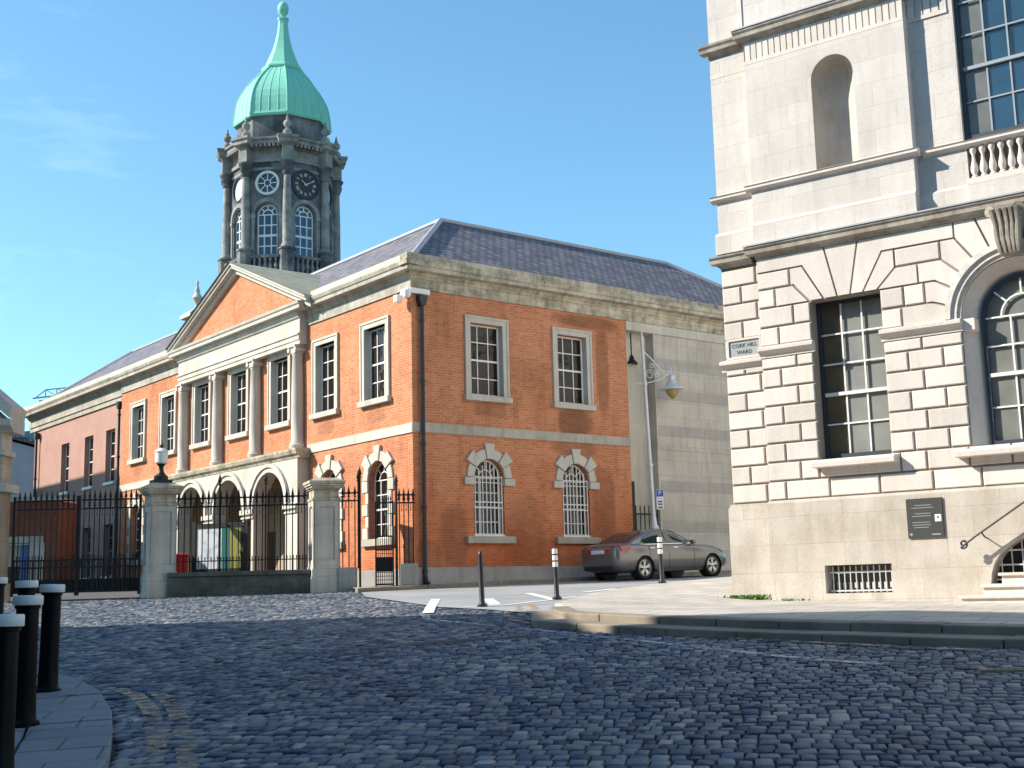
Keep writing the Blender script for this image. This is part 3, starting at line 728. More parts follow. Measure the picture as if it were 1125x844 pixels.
MB().extr([(o, z) for o, z in prof], -.0, 18, TB).build('cornice', M['lime_dirty'], BB)
# mitre blocks close the corner where both cornices meet
m = MB()
for o, za, zb in ((.045, 10.2, 10.5), (.075, 10.5, 10.56), (.14, 10.56, 10.68), (.34, 10.68, 10.79), (.40, 10.81, 10.94)): m.box(-o-.001, .002, -.002, o-.003, za+.001, zb-.001)
m.build('cornice', M['lime_dirty'], BB)
m = MB(); m.box(-.335, 8.2, -.05, .336, 10.942, 11.16, TB); m.box(8.2, 18, -.08, .28, 10.942, 11.14, TB)
m.build('parapet', M['lime_dirty'], BB, bevel=.02)
# slate roofs
m = MB(); e = 11.13; hz = 13.62; rx, ry = 3.5, -3.5
def roofq(*p): m.add(list(p), [tuple(range(len(p)))])
roofq((.1, -.1, e), (rx, ry, hz), (29.6, ry, hz), (33.6, -.1, e))          # gate side
roofq((33.6, -.1, e), (29.6, ry, hz), (33.6, -7.2, e))
roofq((33.6, -7.2, e), (29.6, ry, hz), (rx, ry, hz), (6.9, -7.2, e))
roofq((.1, -.1, e), (.1, -17.4, e), (rx, -13.65, hz), (rx, ry, hz))           # side street
roofq((6.9, -7.2, e), (rx, ry, hz), (rx, -13.65, hz), (6.9, -17.4, e))
roofq((.1, -17.4, e), (6.9, -17.4, e), (rx, -13.65, hz))
RF = m.build('roof', M['slate'], BB, uvslope=True, recalc=True)
m = MB()
for a, b in (((.1, -.1, e), (rx, ry, hz)), ((rx, ry, hz), (29.6, ry, hz)), ((29.6, ry, hz), (33.6, -.1, e)), ((rx, ry, hz), (rx, -13.65, hz)), ((rx, -13.65, hz), (.1, -17.4, e))):
    m.tube([(a[0], a[1], a[2]+.03), (b[0], b[1], b[2]+.03)], .085, 6)
m.build('ridge', M['lead'], RF)

# portico: arcade, ledge, columns, entablature and pediment
AC = [7.8, 10.8, 13.8]; AY = .38
m = MB()
wall(m, rect(5.92, 15.7, 1.2, 5.98), [arch(u, 1.6, 4.58, 1.1, 20) for u in AC], AY, .5, TA)
m.box(5.92, 6.3, -.1, AY-.002, 1.2, 5.98, TA); m.box(15.3, 15.7, -.1, AY-.002, 1.2, 5.98, TA)
AR = m.build('arcade', M['lime'], BB)
m = MB()
for u in AC:
    for k in range(20):
        a0, a1 = pi*k/20, pi*(k+1)/20
        for (ra, rb, p) in ((1.1, 1.26, .05), (1.26, 1.38, .1)):
            m.prism([(u+ra*cos(a0), 4.58+ra*sin(a0)), (u+rb*cos(a0), 4.58+rb*sin(a0)), (u+rb*cos(a1), 4.58+rb*sin(a1)), (u+ra*cos(a1), 4.58+ra*sin(a1))], AY-.01, AY+p, TA)
for u in (6.31, 9.3, 12.3, 15.29):
    w2 = .37 if u in (6.31, 15.29) else .4
    m.box(u-w2-.06, u+w2+.06, -.1, AY+.09, 4.42, 4.57, TA); m.box(u-w2-.03, u+w2+.03, -.1, AY+.05, 4.28, 4.34, TA)
    m.box(u-w2-.05, u+w2+.05, -.1, AY+.07, 1.3, 2.15, TA)
m.build('arch_moulding', M['lime'], AR)
# porch inside the arcade
m = MB()
m.box(6.29, 15.31, -2.7, -2.6, 1.2, 6.0, TA); m.box(6.2, 6.29, -2.7, -.1, 1.2, 6.0, TA); m.box(15.31, 15.4, -2.7, -.1, 1.2, 6.0, TA); m.box(6.2, 15.4, -2.7, -.1, 5.85, 6.0, TA)
for u in (9.3, 12.3): m.box(u-.3, u+.3, -2.6, -2.35, 1.2, 5.85, TA); m.box(u-.35, u+.35, -2.6, -.12, 5.35, 5.85, TA)
m.build('porch', M['plaster'], BB)
for u in AC:
    d = MB(); d.box(u-.75, u+.75, -2.595, -2.52, 1.7, 4.1, TA)
    for s in (-1, 1):
        for z in (1.95, 2.75, 3.4): d.box(u+s*.37-.26, u+s*.37+.26, -2.53, -2.50, z, z+.55, TA)
    d.build('porch_door', M['brown_wood'], BB)
m = MB(); m.extr([(-.05, 5.98), (AY+.02, 5.98), (AY+.05, 6.05), (AY+.12, 6.1), (AY+.16, 6.2), (AY+.16, 6.26), (-.05, 6.3)], 5.76, 15.86, TA)
m.build('portico_ledge', M['lime_dirty'], BB)
for u in (6.37, 9.30, 12.23, 15.15):
    m = MB(); c = (u, .13, 0)
    m.lathe([(.25, 6.26), (.25, 6.34), (.27, 6.38), (.27, 6.43), (.235, 6.46), (.23, 6.51), (.205, 6.54), (.208, 7.4), (.20, 8.3), (.175, 9.28), (.19, 9.30), (.19, 9.34), (.18, 9.36)], 20, c)
    co = m.build('column', M['lime'], BB)
    k = MB(); k.box(u-.25, u+.25, .0, .38, 9.55, 9.62, TA); k.box(u-.2, u+.2, .0, .33, 9.36, 9.55, TA)
    for s in (-1, 1): k.tube([TA(u+s*.21, -.02, 9.47), TA(u+s*.21, .37, 9.47)], .08, 10)
    k.build('capital', M['lime'], co)
UE0, UE1 = 6.0, 15.4
m = MB()
m.extr([(-.02, 9.62), (.27, 9.62), (.27, 9.75), (.30, 9.76), (.30, 9.9), (.34, 9.92), (.34, 9.97), (.27, 9.98), (.27, 10.45), (.32, 10.47), (.38, 10.6), (.40, 10.66), (-.02, 10.67)], UE0, UE1, TA)
m.extr([(-.02, 10.671), (.30, 10.66), (.54, 10.68), (.54, 10.78), (.58, 10.82), (.60, 10.9), (-.02, 10.93)], 5.55, 15.7, TA)
m.build('entablature', M['lime'], BB)
# pediment
PC_, PH, PW, PZ = 10.45, 13.2, 5.35, 10.86
sl_ = (PH-PZ-.05)/PW
m = MB()
for s in (-1, 1):
    for (o0, o1, za, zb) in ((.1, .38, -.36, -.18), (.1, .54, -.19, -.07), (.1, .60, -.08, .01)):
        m.prism([(PC_+s*PW, PZ+za+.12), (PC_, PH+za), (PC_, PH+zb), (PC_+s*PW, PZ+zb+.12)], o0, o1, TA)
PD = m.build('pediment', M['lime'], BB, bevel=.008)
MB().prism([(PC_-PW+.2, 10.9), (PC_+PW-.2, 10.9), (PC_, PH-.15)], .0, .24, TA).build('tympanum', M['brick'], PD)
m = MB(); yb = -3.2
for s in (-1, 1): m.add([(PC_, .66, PH+.025), (PC_+s*PW, .66, PZ+.14), (PC_+s*PW, yb, PZ+.14), (PC_, yb, PH+.025)], [(0, 1, 2, 3)])
m.build('pediment_roof', M['lead_roof'], BB, recalc=False)
# recessed slot and stone continuation of the side street front
m = MB()
m.box(8.2, 9.42, -1.6, -.36, 1.2, 9.9, TB)
m.box(9.42, 9.44, -.36, -.005, 1.2, 9.9, TB)
m.build('recess_wall', M['lime'], BB)
m = MB(); m.box(9.42, 18, -1.6, -.02, 1.2, 10.0, TB); m.box(9.40, 18, -1.6, .0, 1.2, 6.1, TB); m.box(9.38, 18, -1.6, .02, 6.1, 6.16, TB)
AW = m.build('ashlar_wall', M['ashlar_grey'], BB); m = MB()
for z in (3.45, 4.75, 6.55, 7.75, 8.75): m.box(9.5, 18, -.03, -.014 if z > 6.2 else .006, z, z+.36, TB)
m.build('stone_band', stone_mat('mauve_grey_band_stone', (.47, .425, .385), (.40, .36, .335), .3, ashlar=(.95, .6), jdark=.7), AW)
MB().box(8.2, 18, -1.6, .03, 9.9, 10.19, TB).build('lintel', M['lime'], BB)
# rainwater pipes
def pipe(T, u, o, z0, z1, name='downpipe'):
    m = MB(); m.tube([T(u, o, z0), T(u, o, z1-.25)], .055, 8)
    m.prism([(u-.06, z1-.3), (u+.06, z1-.3), (u+.13, z1-.1), (u+.13, z1), (u-.13, z1), (u-.13, z1-.1)], o-.1, o+.1, T)
    z = z0+.3
    while z < z1-.5: m.tube([T(u, o, z), T(u, o, z+.09)], .075, 8); z += 1.75
    m.tube([T(u, o, z0+.25), T(u, o+.05, z0+.08), T(u, o+.16, z0)], .06, 8)
    m.build(name, M['pipe'], BB)
pipe(TB, .28, .12, 1.95, 10.0); pipe(TA, 21.95, .02, 2.0, 9.9); pipe(TA, 32.6, .02, 2.0, 9.8)
# stone pedestal and finial rising behind the roof
m = MB(); c = (27.3, -5.7)
m.box(c[0]-.42, c[0]+.42, c[1]-.42, c[1]+.42, 11.5, 15.05); m.box(c[0]-.62, c[0]+.62, c[1]-.62, c[1]+.62, 15.05, 15.25); m.box(c[0]-.5, c[0]+.5, c[1]-.5, c[1]+.5, 15.25, 15.36)
ch = m.build('chimney', M['lime'], RF, bevel=.02)
MB().lathe([(.30, 15.36), (.28, 15.5), (.16, 15.56), (.09, 15.7), (.10, 15.8), (.23, 15.98), (.27, 16.1), (.18, 16.24), (.11, 16.36), (.14, 16.44), (.08, 16.6), (.05, 16.76), (.08, 16.84), (.015, 17.0)], 12, (c[0], c[1], 0)).build('chimney_finial', M['lime'], RF)

# ------------------------------------------------------------------ clock tower
TWC = Vector((-13.02, 70.9)); RT = 2.95
TW = thing('clock_tower', 'octagonal grey stone clock tower with green copper dome behind the brick building', 'tower', (TWC.x, TWC.y, 0), 0)
TROT = radians(90-164.5)                    # direction of one ridge (math angle)
def oct_pt(k, r): a = TROT+k*pi/4; return Vector((r*cos(a), r*sin(a)))
def TF(k, rr=RT):
    """frame of the face between ridges k and k+1: u from its middle, o outwards"""
    a = TROT+(k+.5)*pi/4; n = Vector((cos(a), sin(a))); t = Vector((-n.y, n.x)); ap = rr*cos(pi/8)
    return lambda u, o, z: tuple((n*(ap+o)+t*u))+(z,)
def octprof(m, prof, rot=0): m.lathe([(r, z) for r, z in prof], 8, (0, 0, 0), TROT+rot, False)
FH = RT*sin(pi/8)
m = MB()
octprof(m, [(RT+.85, 1.5), (RT+.85, 18.2), (RT+.7, 18.3), (RT+.7, 19.1), (RT+.1, 19.15)])
m.build('tower_base', M['tower_stone'], TW)
m = MB(); faces = list(range(8))
for k in faces:
    T = TF(k); ap = RT*cos(pi/8)
    ops = [arch(0, 20.35, 22.75, .60, 12), [(.68*cos(2*pi*i/24), 24.55+.68*sin(2*pi*i/24)) for i in range(24)]]
    wall(m, rect(-FH, FH, 18.9, 27.0), ops, 0, [.3, .14], T)
octprof(m, [(RT-.62, 19), (RT-.62, 27)])
SH = m.build('tower_shaft', M['tower_stone'], TW)
m = MB()
for k in faces:
    T = TF(k)
    for i in range(14):
        a0, a1 = pi*i/14, pi*(i+1)/14
        m.prism([(.70*cos(a0), 22.75+.70*sin(a0)), (.92*cos(a0), 22.75+.92*sin(a0)), (.92*cos(a1), 22.75+.92*sin(a1)), (.70*cos(a1), 22.75+.70*sin(a1))], -.01, .07, T)
    for s in (-1, 1): m.box(min(s*.7, s*.92), max(s*.7, s*.92), -.01, .06, 20.35, 22.74, T); m.box(min(s*.66, s*.98), max(s*.66, s*.98), -.01, .1, 22.55, 22.75, T)
    m.box(-FH, FH, -.02, .03, 25.3, 25.45, T)
m.build('window_moulding', M['tower_pale'], SH)
octprofs = [(RT+.12, 25.75), (RT+.12, 25.95), (RT+.02, 25.97), (RT+.02, 26.45), (RT+.15, 26.5), (RT+.22, 26.62), (RT+.5, 26.72), (RT+.5, 26.86), (RT+.62, 26.95), (RT+.62, 27.06), (RT-.4, 27.12)]
m = MB(); octprof(m, [(RT-.1, 25.75)]+octprofs)
for k in faces:
    T = TF(k)
    for i in range(9):
        u = -FH+.14+(2*FH-.28)*i/8; m.box(u-.07, u+.07, .12, .5, 26.52, 26.7, T)
m.build('tower_cornice', M['tower_pale'], TW)
for k in range(8):
    a = TROT+k*pi/4; c = (cos(a)*(RT+.16), sin(a)*(RT+.16), 0)
    ped = MB(); ped.lathe([(.44, 19.1), (.44, 20.55), (.50, 20.6), (.50, 20.7)], 8, c, TROT+pi/8*0, False)
    ped = ped.build('column_pedestal', M['tower_stone'], TW)
    m = MB(); m.lathe([(.33, 20.7), (.33, 20.85), (.27, 20.95), (.255, 21.0), (.25, 23), (.205, 24.85), (.23, 24.88)], 14, c)
    co = m.build('column', M['tower_pale'], TW)
    kk = MB(); kk.lathe([(.25, 24.9), (.30, 25.05), (.27, 25.1), (.36, 25.32), (.30, 25.34), (.40, 25.55), (.44, 25.6), (.44, 25.68)], 10, c)
    for q in range(8):
        b = q*pi/4+a; kk.lathe([(.02, 0), (.07, .06), (.05, .14), (.1, .22)], 5, (c[0]+.27*cos(b), c[1]+.27*sin(b), 25.05+.22*(q % 2)))
    kk.build('capital', M['tower_stone'], co)
    m = MB(); m.lathe([(.42, 25.7), (.42, 26.5), (.75, 26.68), (.75, 26.84), (.86, 26.94), (.86, 27.075)], 4, c, a+pi/4, False); m.build('cornice_break', M['tower_pale'], TW)
    cu = (cos(a)*(RT+.18), sin(a)*(RT+.18), 0)
    m = MB(); m.lathe([(.27, 27.07), (.27, 27.4), (.21, 27.45), (.21, 27.5), (.10, 27.56), (.09, 27.62), (.20, 27.76), (.24, 27.88), (.19, 28.0), (.09, 28.07), (.12, 28.13), (.05, 28.24), (.07, 28.3), (.015, 28.45)], 12, cu)
    m.build('urn', M['tower_pale'], TW)
for k in faces:
    T = TF(k); o = .28
    m = MB(); m.box(-FH+.3, FH-.3, o-.1, o+.16, 20.15, 20.32, T); m.box(-FH+.3, FH-.3, o-.1, o+.16, 19.12, 19.3, T)
    b = m.build('balustrade', M['tower_stone'], TW)
    for i in range(5):
        u = -FH+.52+(2*FH-1.04)*i/4; p = T(u, o+.03, 0)
        MB().lathe([(.1, 19.3), (.1, 19.36), (.055, 19.42), (.06, 19.5), (.105, 19.62), (.1, 19.72), (.05, 19.9), (.045, 19.98), (.09, 20.08), (.09, 20.15)], 8, p).build('baluster', M['tower_pale'], b)
    f = MB().box(-.64, .64, -.36, -.3, 20.3, 20.36, T).build('window', M['tower_pale'], TW)
    sash(f, T, -.60, .60, 20.36, 22.75, -.16, 3, 4, M['white_wood'], M['glass_tower'], arched=True, bar=.07, fr=.09)
    cz = 24.55
    def disc(m, r, o0, o1, n=32): m.prism([(r*cos(2*pi*i/n), cz+r*sin(2*pi*i/n)) for i in range(n)], o0, o1, T)
    def annulus(m, ra, rb, o0, o1, n=32): ring(m, [(ra*cos(2*pi*i/n), cz+ra*sin(2*pi*i/n)) for i in range(n)], [(rb*cos(2*pi*i/n), cz+rb*sin(2*pi*i/n)) for i in range(n)], o0, o1, T)
    a = TROT+(k+.5)*pi/4; az = (90-math.degrees(a)) % 360
    if abs(((az-187) % 360+180) % 360-180) < 12 or abs(((az-7) % 360+180) % 360-180) < 12:      # wheel window
        m = MB(); annulus(m, .56, .7, -.1, .03); annulus(m, .15, .20, -.09, -.02)
        for i in range(8):
            b = 2*pi*i/8+pi/8*0; c_, s_ = cos(b), sin(b); q = .025
            m.prism([(.18*c_-q*s_, cz+.18*s_+q*c_), (.18*c_+q*s_, cz+.18*s_-q*c_), (.6*c_+q*s_, cz+.6*s_-q*c_), (.6*c_-q*s_, cz+.6*s_+q*c_)], -.088, -.022, T)
        wh = m.build('wheel_window', M['white_wood'], TW); m = MB(); disc(m, .6, -.12, -.105); m.build('pane', M['glass_tower'], wh)
    elif abs(((az-142) % 360+180) % 360-180) < 12:                                              # clock with gilt numerals
        m = MB(); disc(m, .84, -.1, .06); annulus(m, .8, .88, -.02, .09); ck = m.build('clock_face', M['clock_navy'], TW)
        m = MB()
        nums = ['XII', 'I', 'II', 'III', 'IV', 'V', 'VI', 'VII', 'VIII', 'IX', 'X', 'XI']
        for h, sn in enumerate(nums):
            an = pi/2-2*pi*h/12     # seen from outside, u runs to the viewer's right
            wch = {'I': .055, 'V': .10, 'X': .10}; tot = sum(wch[q] for q in sn); pos = -tot/2
            ca, sa = cos(an), sin(an)
            def PT(x_, y_): return (.56*ca+y_*ca+x_*sa, cz+.56*sa+y_*sa-x_*ca)
            def bar(x0, y0, x1, y1, t=.013):
                dx, dy = x1-x0, y1-y0; L = hypot(dx, dy); px, py = -dy/L*t, dx/L*t
                m.prism([PT(x0+px, y0+py), PT(x0-px, y0-py), PT(x1-px, y1-py), PT(x1+px, y1+py)], .06, .075, T)
            for q in sn:
                xc = pos+wch[q]/2
                if q == 'I': bar(xc, -.09, xc, .09)
                elif q == 'V': bar(xc+.035, .09, xc, -.09); bar(xc-.035, .09, xc, -.09, .009)
                else: bar(xc+.035, .09, xc-.035, -.09); bar(xc-.035, .09, xc+.035, -.09, .009)
                pos += wch[q]
        m.build('clock_numerals', M['gold'], ck, recalc=True)
        def hand(an, L, w_, o0):
            m = MB(); ca, sa = cos(an), sin(an)
            m.prism([(-.1*ca-w_*sa, cz-.1*sa+w_*ca), (-.1*ca+w_*sa, cz-.1*sa-w_*ca), (L*ca+.4*w_*sa, cz+L*sa-.4*w_*ca), (L*ca-.4*w_*sa, cz+L*sa+.4*w_*ca)], o0, o0+.015, T)
            m.build('clock_hand', M['gold'], ck)
        sg = -1 if T(1, 0, 0)[0] < T(0, 0, 0)[0] else 1     # which way u runs as seen from the street
        hand(pi/2-sg*radians(62), .62, .03, .08); hand(pi/2+sg*radians(52), .36, .04, .10)
    else:
        m = MB(); disc(m, .66, -.12, -.08); ck = m.build('clock_face', M['clock_white'], TW)
        m = MB(); annulus(m, .66, .74, -.1, .04); m.build('clock_rim', M['clock_navy'], ck)
        m = MB(); m.box(-.015, .015, -.08, -.065, cz, cz+.5, T); m.box(-.3, 0, -.08, -.066, cz-.02, cz+.02, T); m.build('clock_hand', M['clock_navy'], ck)
# drum, dome, spire, ball
m = MB(); octprof(m, [(RT-.36, 27.05), (RT-.36, 28.7), (RT-.6, 28.75)]); m.build('dome_drum', M['tower_stone'], TW)
dome = [(2.80, 28.60), (2.84, 28.72), (2.80, 28.88), (2.76, 29.35), (2.69, 29.8), (2.58, 30.2), (2.36, 30.65), (2.08, 31.1), (1.72, 31.55), (1.3, 32.0), (1.1, 32.15)]
m = MB(); octprof(m, [(r*1.0, z) for r, z in dome]); DM = m.build('dome', M['copper'], TW)
m = MB()
for k in range(8):
    a = TROT+k*pi/4; m.tube([(r*cos(a), r*sin(a), z+.02) for r, z in dome[1:]], .05, 5)
    for s in (-.5, 0, .5):
        p0 = oct_pt(k, 1); p1 = oct_pt(k+1, 1); q = p0.lerp(p1, .5+s*.5); m.tube([(r*q.x, r*q.y, z) for r, z in dome[2:]], .022, 4)
m.build('dome_rib', M['copper'], DM)
m = MB(); octprof(m, [(1.22, 32.1), (1.26, 32.2), (1.22, 32.32), (1.05, 32.45), (.84, 32.95), (.62, 33.5), (.46, 34.05), (.35, 34.6), (.29, 35.15), (.30, 35.4), (.34, 35.42), (.34, 35.54), (.2, 35.56)])
m.build('spire', M['copper'], TW)
MB().lathe([(.16, 35.5), (.10, 35.62), (.16, 35.74), (.26, 35.86), (.32, 36.02), (.335, 36.18), (.31, 36.34), (.22, 36.5), (.1, 36.58), (.03, 36.64), (.02, 37.2)], 16).build('finial_ball', M['copper'], TW)

# ------------------------------------------------------------------ white stone building
TC = lambda u, o, z: (u, -o, z)
WB = thing('stone_building', 'white Portland stone building with rusticated ground floor, niche and arched window', 'building', (C0.x, C0.y, 0), RZ_C)
AU, AZS, ARI, ARO = 4.38, 5.79, .88, 1.12            # arched window centre, springing, opening and archivolt radius
WX0, WX1, WZa, WZb = .97, 2.2, 3.74, 6.48            # ground-floor window
STR = -.2                                             # set-back strip at the left end
UEND = 9.6; ZT = 16.5
mir = lambda u: 2*AU-u
lun = lambda u: [(u-.78, 1.62)]+[(u+.78*cos(pi-pi*k/14), 1.62+.72*sin(pi-pi*k/14)) for k in range(15)][1:]
# ground-floor backing wall (joint colour), opened for the windows
m = MB()
wall(m, rect(0, UEND, 2.9, 7.42), [rect(WX0, WX1, WZa, WZb), arch(AU, WZa, AZS, ARI, 20), rect(mir(WX1), mir(WX0), WZa, WZb)], -.032, [.27, .02, .27], TC)
m.box(-.8, 0, -3, STR-.032, 2.9, 7.42, TC); m.add([TC(0, STR-.1, 2.9), TC(0, 0-.032, 2.9), TC(0, -.032, 7.42), TC(0, STR-.1, 7.42)], [(0, 1, 2, 3)])
m.add([TC(UEND, -.03, 1), TC(UEND, -9, 1), TC(UEND, -9, ZT), TC(UEND, -.03, ZT)], [(0, 1, 2, 3)])
m.build('backing_wall', M['joint'], WB)
# side wall along the narrow street and the rest of the main front, beyond what the picture shows
TS = lambda u, o, z: (-.8-o, u, z)
m = MB(); sw = [2.6+3.2*k for k in range(7)]
wall(m, rect(.3, 25, .4, ZT-.05), [rect(u-.6, u+.6, 3.74, 6.4) for u in sw]+[rect(u-.6, u+.6, 8.8, 11) for u in sw], 0, .25, TS)
m.add([(-.8, 25, .4), (22, 25, .4), (22, 25, ZT-.05), (-.8, 25, ZT-.05)], [(0, 1, 2, 3)])
wall(m, rect(UEND, 24, .2, ZT-.05), [arch(u, 3.74, 5.79, .88, 12) for u in (12, 15.4, 18.8, 22.2)]+[rect(u-.6, u+.6, 8.8, 11) for u in (12, 15.4, 18.8, 22.2)], 0, .25, TC)
m.add([(24, 0, .2), (24, 25, .2), (24, 25, ZT-.05), (24, 0, ZT-.05)], [(0, 1, 2, 3)])
m.box(-.55, 23.7, .6, 24.7, ZT-.6, ZT-.1)
m.build('side_wall', M['side_bounce_white'], WB)
m = MB()
for u in sw:
    m.box(-.57, -.55, u-.6, u+.6, 3.74, 6.4); m.box(-.57, -.55, u-.6, u+.6, 8.8, 11)
for u in (12, 15.4, 18.8, 22.2): m.box(u-.9, u+.9, .24, .26, 3.7, 6.7); m.box(u-.6, u+.6, .24, .26, 8.8, 11)
m.build('window', M['glass'], WB)
m = MB(); m.extr([(-.02, 7.39), (.05, 7.44), (.12, 7.475), (.125, 7.54), (.15, 7.60), (-.02, 7.648)], .31, 25.3, TS); m.extr([(-.02, 11.45), (.07, 11.51), (.12, 11.535), (.125, 11.60), (.15, 11.67), (-.02, 11.728)], .31, 25.3, TS)
m.build('cornice', M['portland_cornice'], WB)
# splayed jambs of the arched window
m = MB(); a1 = arch(AU, WZa, AZS, ARI, 20); a2 = arch(AU, WZa, AZS, .64, 20); n = len(a1)
m.add([TC(u, -.05, z) for u, z in a1]+[TC(u, -.33, z) for u, z in a2], [(k, (k+1) % n, n+(k+1) % n, n+k) for k in range(n)])
m.build('window_jamb', M['portland'], WB)
# rusticated courses: separate dressed blocks proud of dark joints
blocks = MB(); H = .3265; Z0 = 3.11; GAP = .017
def blk(u0, u1, z0, z1, o=0.0):
    if u1-u0 < .06: return
    c = .014; a, b, q, t = u0+GAP, u1-GAP, z0+GAP, z1-GAP; dd = random.uniform(-.003, .003)
    p = [TC(a, o-.05, q), TC(b, o-.05, q), TC(b, o-.05, t), TC(a, o-.05, t), TC(a, o-c, q), TC(b, o-c, q), TC(b, o-c, t), TC(a, o-c, t),
         TC(a+c, o+dd, q+c), TC(b-c, o+dd, q+c), TC(b-c, o+dd, t-c), TC(a+c, o+dd, t-c)]
    blocks.add(p, [(0, 1, 5, 4), (1, 2, 6, 5), (2, 3, 7, 6), (3, 0, 4, 7), (4, 5, 9, 8), (5, 6, 10, 9), (6, 7, 11, 10), (7, 4, 8, 11), (8, 9, 10, 11)])
def pblk(poly, o=0.0):
    """polygonal dressed stone, shrunk by the joint width"""
    cu = sum(p[0] for p in poly)/len(poly); cz = sum(p[1] for p in poly)/len(poly); out = []
    n = len(poly); area = sum(poly[i][0]*poly[(i+1) % n][1]-poly[(i+1) % n][0]*poly[i][1] for i in range(n))
    if area < 0: poly = poly[::-1]
    for i in range(n):
        p0, p1, p2 = Vector(poly[i-1]), Vector(poly[i]), Vector(poly[(i+1) % n])
        e1 = (p1-p0).normalized(); e2 = (p2-p1).normalized(); n1 = Vector((-e1.y, e1.x)); n2 = Vector((-e2.y, e2.x))
        d = n1+n2; d = d/max(.3, d.dot(n1)*1.0); out.append(p1+d*GAP)
    blocks.prism([tuple(p) for p in out], o-.05, o, TC)
def row(z, cuts, o=0.0, h=H):
    for a, b in zip(cuts, cuts[1:]): blk(a, b, z, z+h, o)
def pier_cuts(k, a, b, left):
    if left: return [a, a+.36, b] if k % 2 == 0 else [a, a+.66, b]
    return [a, a+.40, a+.97, b] if k % 2 == 0 else [a, a+.64, b]
IMP0, IMP1 = 5.60, 5.80
for k in range(2):                                    # two full courses below the sills
    z = Z0+k*H
    cuts = [0, .33, 1.12, 1.98, 2.86, 3.62, 4.4, 5.2, 6.0, 6.8, 7.6, 8.5, UEND] if k == 0 else [0, .62, .95, 2.35, 2.78, 3.45, 4.1, 4.75, 5.35, 6.0, 6.7, 7.7, UEND]
    row(z, cuts)
for k in range(2, 8):
    z = Z0+k*H; h = min(H, IMP0-z) if k == 7 else H
    if h < .1: continue
    row(z, pier_cuts(k, 0, WX0, True), 0, h); row(z, pier_cuts(k, WX1, AU-ARI, False), 0, h)
    row(z, [mir(c) for c in pier_cuts(k, WX1, AU-ARI, False)][::-1], 0, h); row(z, [mir(c) for c in pier_cuts(k, 0, WX0, True)][::-1], 0, h)
for k in range(0, 13):                                # set-back strip
    z = Z0+k*H
    row(z, [-.8, -.42, 0.0] if k % 2 else [-.8, -.12, 0.0], STR)
def both(f):
    f(lambda u: u); f(mir)
def upper(q):
    R = lambda a, b, z0, z1: blk(min(q(a), q(b)), max(q(a), q(b)), z0, z1)
    P = lambda *pts: pblk([(q(u), z) for u, z in pts])
    z1, z2, z3, z4 = IMP1, IMP1+.335, 6.485, 6.82; z5 = 7.13; zt = 7.40
    R(0, .36, z1, z2); R(.36, WX0, z1, z2)
    R(0, .65, z2, z3); R(.65, WX0, z2, z3)
    R(0, .33, z3, z4); P((.33, z3), (.96, z3), (.67, z4), (.33, z4))
    R(0, .62, z4, z5); P((.62, z4), (.68, z4), (.97, z3), (1.225, z3), (.86, z5), (.62, z5))
    P((0, z5), (.86, z5), (1.225, z3), (1.465, z3), (1.27, zt), (0, zt))
    P((1.27, zt), (1.465, z3), (1.69, z3), (1.88, zt))
    P((1.88, zt), (1.69, z3), (1.91, z3), (2.285, z5), (3.49, z5), (3.49, zt))
    P((2.285, z5), (1.91, z3), (2.15, z3), (2.49, z4), (2.49, z5))
    R(2.49, 3.25, z4, z5); R(WX1, 2.6, z2+.01, z3); R(WX1, 2.55, z1, z2)
    P((2.15, z3), (2.86, z3), (2.86, z4), (2.49, z4))
    R(2.6, 2.95, z2, z3)
    def ap(an, r=ARO): return (AU+r*cos(radians(an)), AZS+r*sin(radians(an)))
    P((2.55, z1), ap(181), ap(167), (3.06, z2), (2.55, z2))
    P((2.95, z2), (3.06, z2), ap(166.5), ap(152), (3.12, z3), (2.95, z3))
    P((2.86, z3), (3.12, z3), ap(151.5), ap(138), (3.25, z4), (2.86, z4))
    P((3.25, z4), ap(137.5), ap(123), (3.49, z5), (3.25, z5))
    P((3.49, z5), ap(122.5), ap(108), (3.83, zt), (3.49, zt))
    P((3.83, zt), ap(107.5), ap(99), (4.2, zt))
both(upper)
blocks.build('rusticated_masonry', M['portland'], WB)
# impost band
m = MB(); prI = [(-.05, IMP0), (.0, IMP0), (.0, IMP0+.04), (.05, IMP0+.09), (.09, IMP0+.12), (.09, IMP1-.02), (.04, IMP1), (-.05, IMP1)]
for a, b in ((-.02, WX0+.03), (WX1-.03, AU-ARI+.01), (mir(AU-ARI+.01), mir(WX1-.03)), (mir(WX0+.03), UEND)): MB().extr(prI, a, b, TC).build('impost_band', M['portland'], WB, bevel=.006)
m.extr([(o+STR, z-.12) for o, z in prI], -.88, 0.0, TC)
m.box(AU-ARI, AU-ARI+.2, -.25, -.02, IMP0, IMP1-.01, TC)
m.build('impost_band', M['portland'], WB, bevel=.006)
